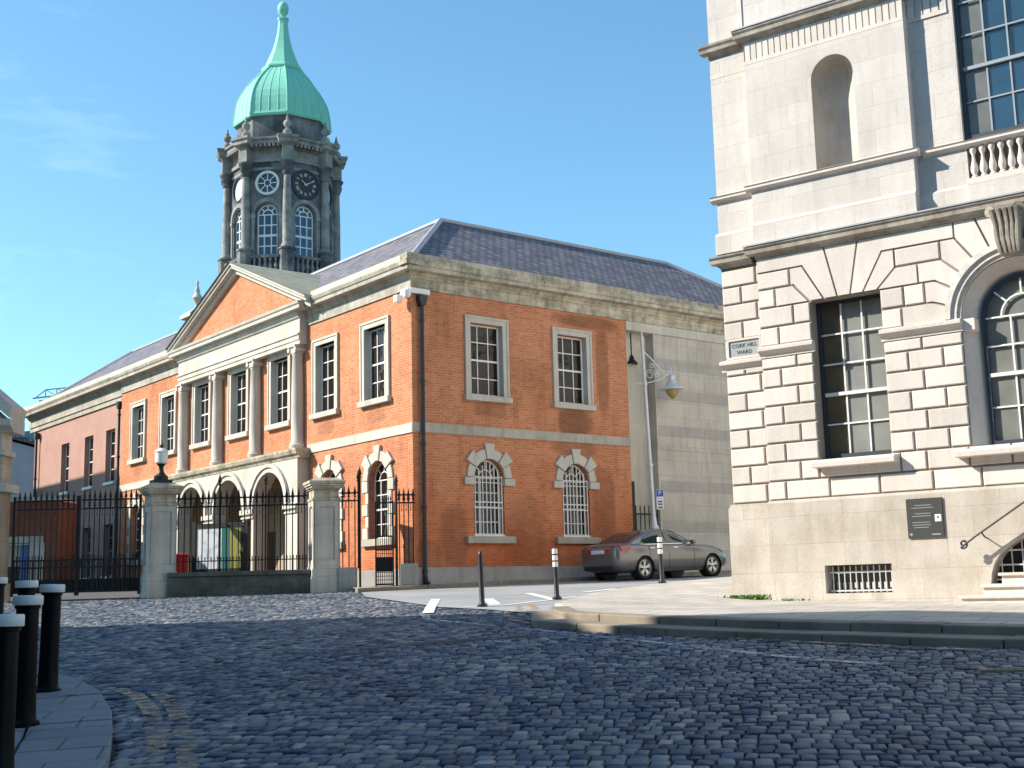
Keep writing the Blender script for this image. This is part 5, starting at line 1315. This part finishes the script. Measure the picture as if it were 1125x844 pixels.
m.prism([(-6.2, 10.7), (-1.2, 11.85), (2.8, 10.7), (2.8, 10.95), (-1.2, 12.2), (-6.2, 10.95)], -.3, 8, lambda u, o, z: (u, o, z)); m.build('roof', M['slate'], PH_, uvslope=True)
m = MB(); m.box(-6, 2.65, -.08, 0, 7.8, 8.05); m.build('string_course', M['lead'], PH_)
m = MB(); m.prism([(-3, 9), (6, 9), (6, 12.8), (2, 13.6), (-3, 13.0)], 8.5, 15, lambda u, o, z: (u, o, z)); m.build('rear_roof', plain('teal_copper_roof', (.10, .22, .26), .6, var=.2), PH_)
CR = thing('roof_gantry', 'thin blue-grey metal lattice frame on the skyline above the pink wing', 'gantry', (-32.2, 90, 0))
m = MB(); bz = 16.75
m.tube([(-2.1, 0, 16.25), (3.0, 0, 16.7)], .06, 5); m.tube([(-1.2, 0, bz+.1), (3.2, 0, bz+.45)], .05, 5); m.tube([(-1.9, 0, 16.3), (-1.2, 0, bz+.1)], .045, 5); m.tube([(-2.1, 1.2, 16.25), (3.0, 1.2, 16.7)], .06, 5)
for i in range(6):
    x = -1.2+.8*i; m.tube([(x, 0, bz+.1+.08*i), (x, 0, 16.33+.07*i)], .035, 5); m.tube([(x, 0, bz+.1+.08*i), (x+.8, 0, 16.4+.07*i)], .025, 5)
m.build('lattice', plain('blue_grey_steel', (.22, .34, .42), .5), CR)
MB().tube([(1.5, .6, 16.55), (1.6, .6, 1.0)], .12, 6).build('mast', M['pole'], CR)

# buildings outside the picture that shade the yard and the near street
def plain_house(name, label, x0, x1, y0, y1, zt, mat, rows, cols, hip=0, rz=0, loc=(0, 0, 0), yhi=0):
    t = thing(name, label, 'building', loc, rz)
    m = MB(); T = lambda u, o, z: (x1+o, u, z)
    wz = [(2.3+3.4*k, 4.4+3.4*k) for k in range(rows) if 4.6+3.4*k < zt]
    ops = []
    for a, b in wz:
        for c in range(cols):
            u = y0+(y1-y0)*(c+.5)/cols; ops.append(rect(u-.55, u+.55, a, b))
    wall(m, rect(y0, y1, -2, zt), ops, 0, .15, T)
    m.add([(x0, y0, -2), (x1, y0, -2), (x1, y0, zt), (x0, y0, zt)], [(0, 1, 2, 3)]); m.add([(x0, y1, -2), (x1, y1, -2), (x1, y1, zt), (x0, y1, zt)], [(0, 1, 2, 3)]); m.add([(x0, y0, -2), (x0, y1, -2), (x0, y1, zt), (x0, y0, zt)], [(0, 1, 2, 3)])
    m.box(x0+1, x1-.4, y0+.4, y1-.4, -2, zt-.2)
    m.build('wall', mat, t)
    for q in ops:
        f = MB().box(q[0][0]-.1, q[1][0]+.1, -.15, .08, q[0][1]-.15, q[0][1], T).build('window', M['lime'], t)
        sash(f, T, q[0][0], q[1][0], q[0][1]+.001, q[2][1], -.1, 3, 4, M['white_wood'], M['glass'])
    m = MB(); m.box(x0-.1, x1+.28, y0-.1, y1+.1, zt-.3, zt); m.build('cornice', M['lime'], t)
    m = MB()
    if hip:
        xm = (x0+x1)/2; a = y0+hip; b = y1-(yhi or hip); h = zt+hip
        m.add([(x1+.2, y0, zt), (x1+.2, y1, zt), (xm, b, h), (xm, a, h)], [(0, 1, 2, 3)]); m.add([(x0, y0, zt), (x0, y1, zt), (xm, b, h), (xm, a, h)], [(0, 1, 2, 3)])
        m.add([(x0, y1, zt), (x1+.2, y1, zt), (xm, b, h)], [(0, 1, 2)]); m.add([(x0, y0, zt), (x1+.2, y0, zt), (xm, a, h)], [(0, 1, 2)])
    else: m.box(x0, x1, y0, y1, zt, zt+.1)
    m.build('roof', M['slate'], t, uvslope=True)
    return t
plain_house('town_house', 'tall brick town house beside the near street, outside the left edge', -25, -14.0, -9, 17.5, 14.2, M['brick_dark'], 4, 8, hip=5.0, yhi=1.6)
cbt = plain_house('corner_building', 'lower stone corner building next to the tall town house', -23, -13.6, 17.55, 22.35, 10.55, M['lime'], 3, 2)
MB().box(-18, -13.75, 17.4, 19.1, 10.5, 11.05).build('shadow_block', M['lime'], cbt)  # unseen box added on the roof to stretch its shadow over the street
yd = plain_house('yard_range', 'brick range on the far side of the castle yard', -18, -10, 30.2, 46, 15.6, M['brick_dark'], 4, 5, loc=(CORNER.x, CORNER.y, 0), rz=RZ_A-pi/2)

# ------------------------------------------------------------------ street furniture
bg_ = 'black bollards with white caps on the left pavement'
def bollard():
    t = thing('bollard', 'bollard', 'bollard', (0, 0, 0), 0, bg_)
    MB().lathe([(.125, 0), (.125, .03), (.10, .05), (.094, .08), (.088, .3), (.086, .90), (.098, .905), (.098, .925), (.09, .93)], 24).build('shaft', M['black_paint'], t)
    MB().lathe([(.113, .93), (.116, .935), (.116, .995), (.110, 1.004), (.0, 1.006)], 24, caps=False).build('cap', M['white_paint'], t)
    return t
BP = [(-3.87, 10.2, 'black white-capped bollard with the longest full shaft in view, second nearest'), (-3.16, 7.95, 'black white-capped bollard cut off by the left picture edge, nearest of all'), (-4.43, 12.25, 'black white-capped bollard nearest the curved kerb, right of the others'),
      (-5.12, 13.5, 'black white-capped bollard in front of the iron gate, behind two nearer ones'), (-6.06, 15.0, 'black white-capped bollard at the left picture edge, farthest away')]
b0 = bollard()
for i, (x, y, lab) in enumerate(BP):
    o = b0 if i == 0 else dup(b0, (0, 0, 0))
    o.location = (x, y, G(x, y)+lp_dz-.01); o['label'] = lab; o.rotation_euler = (radians((.6, -.5, .9, -.8, .4)[i]), radians((.5, .8, -.7, .6, -.4)[i]), i*.9)
pgp = 'slim black delineator posts at the street mouth'
def post(bands, label):
    t = thing('delineator_post', label, 'post', (0, 0, 0), 0, pgp)
    MB().lathe([(.10, 0), (.10, .02), (.06, .06), (.05, .08), (.046, .95), (.038, 1.0), (.02, 1.03), (0, 1.035)], 16, caps=False).build('shaft', M['post_paint'], t)
    for z in bands: MB().lathe([(.05, z), (.055, z+.005), (.055, z+.095), (.05, z+.10)], 16).build('reflective_band', M['white_paint'], t)
    return t
for (x, y, b, rz, lab, dz) in ((-.66, 24.3, (), 0, 'slim plain black post standing alone on the asphalt corner', .02), (.80, 26.0, (.64, .77, .90), 0, 'slim black post with white bands in front of the red brick wall', .03), (3.16, 28.05, (.64, .77, .90), 0, 'slim black post with white bands in front of the parked car', .19)):
    o = post(b, lab); o.location = (x, y, G(x, y)+dz)
    o.rotation_euler = (0, radians(-1.2), 0)

# street lamp at the recess
lx, ly = PB(8.75, .42); lz = G(lx, ly)+.12
SL = thing('street_lamp', 'tall pale grey street lamp with scrolled bracket and bell-shaped lantern beside the recess', 'street lamp', (lx, ly, lz), RZ_A-pi/2+radians(-14))
SL.rotation_euler = (0, radians(-1.6), RZ_A-pi/2+radians(-14))
m = MB(); m.lathe([(.20, 0), (.20, .08), (.15, .2), (.125, .3), (.125, 1.35), (.15, 1.38), (.15, 1.44), (.10, 1.5), (.075, 1.75), (.07, 1.8)], 16); m.build('pedestal', M['pole'], SL)
m = MB(); m.lathe([(.07, 1.75), (.066, 3.3), (.085, 3.32), (.085, 3.42), (.062, 3.44), (.055, 5.9), (.075, 5.92), (.075, 6.02), (.05, 6.05), (.048, 7.2), (.06, 7.22), (.05, 7.3), (.065, 7.4), (.03, 7.55), (.01, 7.75)], 14); m.build('pole', M['pole'], SL)
m = MB(); m.tube([(.05, 0, 7.0), (.30, 0, 6.78), (.62, 0, 6.42), (.78, 0, 6.27), (1.0, 0, 6.30)], .024, 8); m.tube([(-.35, 0, 5.98), (.2, 0, 6.02), (.6, 0, 6.12), (.8, 0, 6.26)], .016, 6)
for c, r in (((.22, 6.28), .17), ((.30, 6.55), .10), ((.48, 6.27), .09)): m.tube([(c[0]+r*cos(a)*(1-a/14), 0, c[1]+r*sin(a)*(1-a/14)) for a in [k*.45 for k in range(20)]], .012, 5)
m.tube([(1.0, 0, 6.52), (1.0, 0, 6.2)], .02, 6); m.build('bracket', M['pole'], SL)
m = MB(); m.lathe([(.05, 6.30), (.10, 6.26), (.12, 6.2), (.10, 6.12), (.14, 6.08), (.17, 5.98), (.26, 5.90), (.37, 5.83), (.375, 5.80), (.35, 5.80)], 20, (1.0, 0, 0)); m.build('lamp_shade', M['pole'], SL)
MB().lathe([(.22, 5.80), (.20, 5.70), (.14, 5.60), (.07, 5.52), (.02, 5.49)], 18, (1.0, 0, 0)).build('lamp_bowl', M['lamp_glass'], SL)
ps = thing('parking_sign', 'small blue and white parking sign fixed to the street lamp pole', 'sign', (lx, ly, lz), RZ_A-pi/2+radians(-40))
MB().box(.06, .29, -.10, -.085, 1.98, 2.60).build('plate', M['white_paint'], ps)
MB().box(.07, .28, -.104, -.099, 2.38, 2.59).build('blue_panel', M['blue_sign'], ps)
text('P', .21, M['white_paint'], ps, lambda u, o, z: (u, -.107, z), .175, 0, 2.485); 
m = MB()
for z in (2.22, 2.14, 2.04): m.box(.11, .24, -.1035, -.0995, z-.02, z+.02)
m.build('small_print', M['letter_dark'], ps)

hl = thing('hanging_lamp', 'dark bell-shaped lamp hanging on a rod in the stone recess', 'lamp', (*PB(8.75, -.35), 9.9))
m = MB(); m.tube([(0, 0, 0), (0, 0, -.75)], .02, 6); m.build('rod', M['iron'], hl)
m = MB(); m.lathe([(.03, -.72), (.07, -.76), (.09, -.86), (.19, -.98), (.2, -1.02), (.0, -1.0)], 14, caps=False); m.build('lamp_shade', M['iron'], hl)
sr = thing('recess_railing', 'tall black iron bars closing the stone recess beside the brick wall', 'railing', (*PB(8.32, -.12), 2.0), RZ_A-pi/2)
for i in range(6): MB().tube([(.13+.19*i, 0, 0), (.13+.19*i, 0, 2.3)], .018, 6).build('picket', M['iron'], sr)
for z in (.15, 2.0): MB().box(.05, 1.1, -.02, .02, z, z+.05).build('rail', M['iron'], sr)
MB().box(-.06, .06, -.06, .06, 0, 3.05).build('post', M['iron'], sr)
sc_ = thing('security_camera', 'white security camera and conduit under the cornice at the building corner', 'camera', (CORNER.x, CORNER.y, 0), RZ_A)
m = MB(); m.box(-.09, .30, .07, .17, 10.02, 10.2); m.box(-.14, -.08, -.55, .12, 10.05, 10.2); m.build('conduit_box', M['white_paint'], sc_)
m = MB(); m.lathe([(.0, 9.86), (.09, 9.9), (.12, 10.0), (.12, 10.1)], 14, (-.12, .22, 0)); m.box(.18, .36, .18, .36, 9.82, 10.02); m.build('camera_body', M['white_paint'], sc_)
# notice board, red bin behind the railings
nx, ny = -8.2, 35.75; nz = G(nx, ny)
nb = thing('notice_board', 'black framed notice board with pale map, teal and olive panels behind the railings', 'notice board', (nx, ny, nz), radians(-24))
m = MB(); 
for x in (-.92, .84): m.box(x-.06, x+.06, -.06, .06, -.1, 2.05)
m.box(-.92, .9, -.05, .05, 1.86, 1.98); m.box(-.92, .9, -.05, .05, .62, .72); m.build('frame', M['iron'], nb)
MB().box(-.86, .02, -.03, -.01, .72, 1.86).build('map_panel', M['board_pale'], nb)
MB().box(.02, .28, -.034, -.01, .72, 1.86).build('teal_panel', M['teal'], nb)
MB().box(.28, .66, -.03, -.01, .72, 1.86).build('olive_panel', M['olive'], nb)
MB().box(.66, .80, -.034, -.01, .72, 1.86).build('side_panel', M['iron'], nb)
rb = thing('red_bin', 'bright red plastic bin standing behind the railings next to the gate pier', 'bin', (-9.55, 36.2, G(-9.6, 36.2)), radians(8))
m = MB(); m.box(-.32, .32, -.3, .3, .06, 1.08); m.build('bin_body', M['red_plastic'], rb, bevel=.04)
m = MB(); m.box(-.34, .34, -.33, .32, 1.08, 1.16); m.build('lid', M['red_plastic'], rb, bevel=.03)
# drain grating in the setts
dc = thing('drain_cover', 'rusty iron drain grating set in the cobbles near the right edge', 'drain cover', (4.95, 12.2, G(4.95, 12.2)+.004), radians(-15))
m = MB(); ring(m, [(-.55, -.24), (.55, -.24), (.55, .24), (-.55, .24)], [(-.62, -.31), (.62, -.31), (.62, .31), (-.62, .31)], -.05, .012, lambda u, o, z: (u, z, o)); m.build('frame', M['rust'], dc)
m = MB()
for i in range(18): x = -.53+.062*i; m.box(x, x+.03, -.24, .24, -.04, .004)
m.box(-.55, .55, -.24, .24, -.06, -.045); m.build('grating', M['steel_dark'], dc)
# weeds and litter
def weeds(name, label, x, y, z, w_, n, h):
    m = MB(); r = random.Random(name+label)
    for i in range(n):
        a = r.uniform(0, 2*pi); px, py = r.gauss(0, w_*.4), r.gauss(0, .06); L = h*r.uniform(.5, 1.1); q = r.uniform(.012, .03); b = r.uniform(.3, 1.1)
        dx, dy = cos(a)*L*b, sin(a)*L*b
        m.add([(px-q*sin(a), py+q*cos(a), 0), (px+q*sin(a), py-q*cos(a), 0), (px+dx*.6, py+dy*.6, L*.8), (px+dx, py+dy, L*.75)], [(0, 1, 2), (0, 2, 3)])
    o = m.build(name, M['weed'], recalc=False); o.location = (x, y, z); o.rotation_euler = (0, 0, RZ_C); return tag(o, label, 'weeds')
x, y = PC(-.55, -.02); weeds('weed_tuft', 'bright green weed tuft at the foot of the white building corner', x, y, G(x, y)+PAV(x, y), .5, 260, .1)
x, y = PC(.35, .1); weeds('weed_tuft', 'thin strip of weeds left of the basement grille', x, y, G(x, y)+PAV(x, y), .3, 50, .05)
for (x, y, c, lab) in ((-4.75, 16.2, (.55, .40, .36), 'small pinkish scrap of litter on the blue-shadowed cobbles'), (-3.15, 10.6, (.7, .74, .78), 'small white scrap of paper beside the kerb with bollards'), (2.55, 16.55, (.85, .85, .85), 'tiny white paper ball beside the right-hand kerb')):
    m = MB(); r = random.Random(lab)
    pts = [(r.uniform(-.12, .12), r.uniform(-.05, .05), r.uniform(.01, .06)) for _ in range(9)]
    m.add(pts, [(0, 1, 2), (2, 3, 4), (4, 5, 6), (6, 7, 8), (1, 3, 5), (0, 4, 8)])
    o = m.build('litter', plain('litter_paper', c, .7)); o.location = (x, y, G(x, y)+.01); tag(o, lab, 'litter')

# ------------------------------------------------------------------ parked saloon car
def carpaint():
    g = NG('grey_metallic_paint'); n = g.noise(g.coord(), 300, 2)
    g.col(g.mix(n, (.145, .14, .137), (.19, .183, .178))); g.set(roughness=.32, metallic=.55, specular=.5, coat=.8)
    g.b.inputs['Coat Roughness'].default_value = .04; return g.m
M['carpaint'] = carpaint()
M['tyre'] = plain('tyre_rubber', (.018, .018, .018), .8, 0, .3)
M['alloy'] = plain('silver_alloy', (.58, .57, .55), .35, .6)
M['chrome'] = plain('chrome_trim', (.75, .75, .76), .15, .95)
M['carglass'] = glass_mat('car_window_glass', (.02, .035, .035), .03, .05, .9)
M['taillight'] = plain('red_tail_lamp', (.55, .012, .01), .15, 0, .6, 0, .6)
M['headlamp'] = plain('clear_headlamp', (.55, .57, .58), .12, .3)
M['cartrim'] = plain('black_car_trim', (.012, .012, .013), .5)
hx, hy = sin(radians(51)), cos(radians(51))
near = Vector((3.60, 36.55)); rear = near+Vector((-hy, hx))*.79
fw = rear+Vector((hx, hy))*2.81
za, zb = G(*rear)+.02, G(*fw)+.02
CAR = thing('parked_car', 'grey metallic saloon car parked at the kerb below the brick building', 'car', (rear.x, rear.y, za), 0)
CAR.rotation_euler = Matrix.Rotation(atan2(hy, hx), 3, 'Z').to_euler()
CAR.rotation_euler = (Matrix.Rotation(atan2(hy, hx), 3, 'Z') @ Matrix.Rotation(-atan2(zb-za, 2.81), 3, 'Y')).to_euler()
st = [ # x, bottom, sill half-width, mid half-width, shoulder z, deck half-width, deck edge z, deck centre z
 (-.99, .42, .52, .62, .72, .50, .80, .81), (-.95, .33, .70, .76, .84, .66, .95, .965), (-.86, .26, .76, .84, .90, .70, 1.02, 1.045), (-.62, .22, .80, .885, .93, .73, 1.03, 1.065),
 (-.3, .20, .82, .905, .94, .75, 1.02, 1.07), (.2, .19, .83, .912, .945, .76, .99, 1.02), (.9, .19, .835, .915, .945, .77, .965, .98), (1.6, .19, .835, .915, .94, .77, .96, .97),
 (2.2, .19, .83, .91, .925, .76, .965, .995), (2.6, .20, .82, .905, .90, .74, .935, .985), (3.0, .20, .80, .89, .86, .70, .885, .945), (3.35, .22, .75, .85, .78, .62, .80, .87),
 (3.58, .25, .66, .77, .68, .52, .69, .76), (3.70, .32, .50, .62, .58, .42, .58, .63), (3.735, .40, .36, .46, .52, .30, .52, .54)]
m = MB(); rows_ = []
for (x, zb_, ws, wm, zs, wt, zt, zc) in st:
    half = [(0, zb_), (ws*.6, zb_), (ws, zb_+.02), (wm-.02, zb_+.16), (wm, (zb_+zs)/2+.05), (wm-.012, zs-.06), ((wm+wt)/2+.02, (zs+zt)/2+.005), (wt, zt), (wt*.5, zt*.35+zc*.65), (0, zc)]
    loop = [(x, -y, z) for y, z in half]+[(x, y, z) for y, z in half[-2:0:-1]]
    rows_.append(loop)
nl = len(rows_[0]); vs = [p for r in rows_ for p in r]
fs = [(i*nl+k, (i+1)*nl+k, (i+1)*nl+(k+1) % nl, i*nl+(k+1) % nl) for i in range(len(rows_)-1) for k in range(nl)]
m.add(vs, fs, True); m.add(rows_[0], [tuple(range(nl))]); m.add(rows_[-1], [tuple(range(nl))[::-1]])
body = m.build('body', M['carpaint'], CAR, weld=True)
for p in body.data.polygons: p.use_smooth = True
sub = body.modifiers.new('s', 'SUBSURF'); sub.levels = 2; sub.render_levels = 2
cut = MB()
for x in (0, 2.81):
    for s in (-1, 1): cut.lathe([(.352, 0), (.352, .5)], 32, smooth=False, T=lambda a, b, c, x=x, s=s: (x+a, s*(.62+c), .325+b))
co_ = cut.build('arch_cutter', M['cartrim'], CAR)
bo = body.modifiers.new('b', 'BOOLEAN'); bo.object = co_; bo.operation = 'DIFFERENCE'; bo.solver = 'EXACT'
dg = bpy.context.evaluated_depsgraph_get(); dg.update()
nm = bpy.data.meshes.new_from_object(body.evaluated_get(dg)); body.modifiers.clear(); body.data = nm
nm.set_sharp_from_angle(angle=radians(35))
bpy.data.objects.remove(co_)
wl = MB()
for x in (0, 2.81):
    for s in (-1, 1): wl.lathe([(.353, 0), (.353, .3)], 28, smooth=True, caps=False, T=lambda a, b, c, x=x, s=s: (x+a, s*(.60+c), .325+b)); wl.lathe([(.0, 0), (.353, 0)], 28, caps=False, T=lambda a, b, c, x=x, s=s: (x+a, s*.60, .325+b))
wl.build('wheel_arch_liner', M['cartrim'], CAR, recalc=False)
# greenhouse
gh = [(-.50, 1.03, .70), (-.22, 1.16, .66), (.12, 1.30, .60), (.42, 1.385, .565), (.85, 1.425, .56), (1.2, 1.415, .56), (1.5, 1.34, .575), (1.9, 1.165, .63), (2.32, .975, .70)]
m = MB(); rr = []
for x, z, yt in gh:
    t_ = (z-.93)/.5; yb_ = .80-.02*abs(x-.8)
    half = [(yb_, .93), (yb_+(yt-yb_)*.55, .93+(z-.93)*.6), (yt+.02, z-.035), (yt-.06, z), (yt*.45, z+.018), (0, z+.022)]
    rr.append([(x, -y, q) for y, q in half]+[(x, y, q) for y, q in half[-2::-1]])
n2 = len(rr[0]); m.add([p for r in rr for p in r], [(i*n2+k, (i+1)*n2+k, (i+1)*n2+k+1, i*n2+k+1) for i in range(len(rr)-1) for k in range(n2-1)], True)
roof = m.build('roof', M['carpaint'], CAR)
for p in roof.data.polygons: p.use_smooth = True
sub = roof.modifiers.new('s', 'SUBSURF'); sub.levels = 1; sub.render_levels = 2
def sidept(x, z, o=.0):
    """point on the side of the greenhouse at x, z"""
    for (x0, z0, y0), (x1, z1, y1) in zip(gh, gh[1:]):
        if x0 <= x <= x1:
            t = (x-x0)/(x1-x0); zt = z0+(z1-z0)*t; yt = y0+(y1-y0)*t; break
    yb_ = .80-.02*abs(x-.8); k = min(1, (z-.93)/max(.02, zt-.93)); return yb_+(yt+.03-yb_)*k+o
dlo = [(-.16, .985), (-.06, 1.09), (.16, 1.21), (.40, 1.30), (.80, 1.345), (1.15, 1.335), (1.45, 1.265), (1.72, 1.15), (2.02, .99)]
def topz(x):
    for (a, za_), (b, zb2) in zip(dlo, dlo[1:]):
        if a <= x <= b: return za_+(zb2-za_)*(x-a)/(b-a)
    return .985
for s in (-1, 1):
    for (a, b) in ((-.13, .08), (.11, .93), (1.0, 1.98)):
        m = MB(); n = 14; L = []
        for i in range(n+1):
            x = a+(b-a)*i/n; L.append((x, topz(x)-.012))
        vs = []
        for x, zt in L: vs += [(x, s*sidept(x, 1.0, .008), 1.0), (x, s*sidept(x, (1+zt)/2, .012), (1+zt)/2), (x, s*sidept(x, max(zt, 1.001), .006), max(zt, 1.001))]
        m.add(vs, [(i*3+k, i*3+3+k, i*3+4+k, i*3+1+k) for i in range(n) for k in (0, 1)], True); m.build('side_window', M['carglass'], CAR)
    m = MB(); pts = [(-.17, .988)]+dlo[1:-1]+[(2.02, .985)]
    m.tube([(x, s*sidept(x, z, .008), z) for x, z in pts], .012, 6); m.tube([(x, s*sidept(x, .988, .012), .988) for x in [-.17+.2*i for i in range(12)]], .014, 6)
    m.build('window_trim', M['chrome'], CAR)
    m = MB(); m.lathe([(.01, -.05), (.07, -.045), (.085, 0), (.075, .06), (.03, .09)], 12, T=lambda a, b, c, s=s: (1.93+c*.9, s*(.93+b*1.1), 1.02+a*.75)); m.build('mirror', M['carpaint'], CAR)
    for x in (.18, 1.12): MB().box(x, x+.2, min(s*.895, s*.93), max(s*.895, s*.93), .86, .89).build('door_handle', M['chrome'], CAR, bevel=.008)
    m = MB()
    for x, z0, z1 in ((.98, .30, .95), (2.02, .33, .93), (.20, .62, .95)): m.tube([(x, s*.908, z0), (x, s*.918, (z0+z1)/2), (x-.01, s*.885, z1)], .005, 4)
    m.build('door_seam', M['cartrim'], CAR)
    MB().box(.45, 2.38, min(s*.80, s*.865), max(s*.80, s*.865), .19, .27).build('sill_trim', M['cartrim'], CAR, bevel=.02)
    # tail and head lamps
    m = MB(); pr_ = [(.30, .80), (.66, .80), (.80, .84), (.80, .93), (.62, .95), (.30, .93)]
    def taily(y): return -.955+.02*(y > .6)+max(0, y-.5)**2*1.15
    vs = [(taily(y)-.045, s*y, z) for y, z in pr_]+[(taily(y)+.12, s*(y), z) for y, z in pr_]; n = len(pr_)
    m.add(vs, [tuple(range(n))]+[(i, (i+1) % n, n+(i+1) % n, n+i) for i in range(n)])
    m.add([(-.86, s*.845, .82), (-.55, s*.898, .86), (-.55, s*.895, .92), (-.86, s*.82, .945)], [(0, 1, 2, 3)]); m.build('taillight', M['taillight'], CAR, bevel=.01)
    m = MB(); m.add([(3.60, s*.50, .62), (3.42, s*.80, .66), (3.18, s*.868, .76), (3.25, s*.80, .80), (3.55, s*.52, .70)], [(0, 1, 2, 3, 4)]); m.build('headlight', M['headlamp'], CAR)
for i, (x0, z0, y0, x1, z1, y1, nme) in enumerate(((-.44, 1.075, .60, .30, 1.365, .50, 'rear_window'), (2.22, 1.03, .62, 1.38, 1.385, .50, 'windscreen'))):
    m = MB(); N = 6; vs = []
    for k in range(N+1):
        t = k/N; x = x0+(x1-x0)*t; z = z0+(z1-z0)*t; y = y0+(y1-y0)*t
        zs_ = next((za_+(zb2-za_)*(x-a)/(b-a) for (a, za_, _), (b, zb2, _) in zip(gh, gh[1:]) if a <= x <= b), z)
        for q in (-1, -.5, 0, .5, 1): vs.append((x, q*y, zs_+.012+.018*(1-q*q)))
    m.add(vs, [(k*5+j, k*5+j+1, k*5+6+j, k*5+5+j) for k in range(N) for j in range(4)], True); m.build(nme, M['carglass'], CAR)
def wheel(x, s):
    T = lambda a, b, c: (x+a, s*(.66+c), .325+b)
    m = MB(); m.lathe([(.235, .0), (.29, -.005), (.318, .02), (.325, .06), (.325, .17), (.318, .205), (.29, .225), (.238, .215), (.235, .2)], 36, T=T, caps=False)
    w_ = m.build('wheel', M['tyre'], CAR)
    m = MB(); m.lathe([(.236, .02), (.236, .21), (.222, .222), (.212, .205), (.208, .05)], 36, T=T, caps=False)
    for k in range(5):
        a = 2*pi*k/5+.3
        for d in (-.17, .17):
            c0, c1 = a+d*.35, a+d; q = .021
            vs = []
            for (r, an, zz) in ((.04, c0, .195), (.215, c1, .205)):
                for e in (-1, 1): vs += [T(r*cos(an)-e*q*sin(an), r*sin(an)+e*q*cos(an), zz), T(r*cos(an)-e*q*sin(an), r*sin(an)+e*q*cos(an), zz-.05)]
            m.add(vs, [(0, 2, 6, 4), (1, 3, 7, 5), (0, 1, 5, 4), (2, 3, 7, 6)])
    m.lathe([(.06, .17), (.06, .205), (.035, .215), (0, .216)], 16, T=T, caps=False); m.build('rim', M['alloy'], w_)
    m = MB(); m.lathe([(0, .06), (.208, .06)], 24, T=T, caps=False); m.build('brake_disc', M['cartrim'], w_, recalc=False)
for x in (0, 2.81):
    for s in (-1, 1): wheel(x, s)
MB().box(-1.012, -.98, -.26, .26, .76, .87).build('number_plate', M['white_paint'], CAR, bevel=.006)
m = MB(); m.box(-1.0, -.9, -.62, .62, .30, .42); m.build('rear_diffuser', M['cartrim'], CAR, bevel=.03)
m = MB(); m.tube([(-1.012, -.5, .90), (-1.03, -.2, .905), (-1.03, .2, .905), (-1.012, .5, .90)], .012, 6); m.build('boot_trim', M['chrome'], CAR)
m = MB(); m.box(3.69, 3.76, -.36, .36, .42, .62); m.build('grille', M['cartrim'], CAR, bevel=.03)
MB().lathe([(.0, 1.47), (.012, 1.46), (.03, 1.42)], 8, (.45, 0, 0)).build('aerial', M['cartrim'], CAR)

plain_house('sky_block_house', 'unseen brick houses added behind the viewer to block sky light', -16, -9, -13, 13, 15.0, M['brick_dark'], 4, 8, hip=3.0, loc=(0, 0, 0), rz=radians(90))  # unseen row added to keep sky light off the near setts
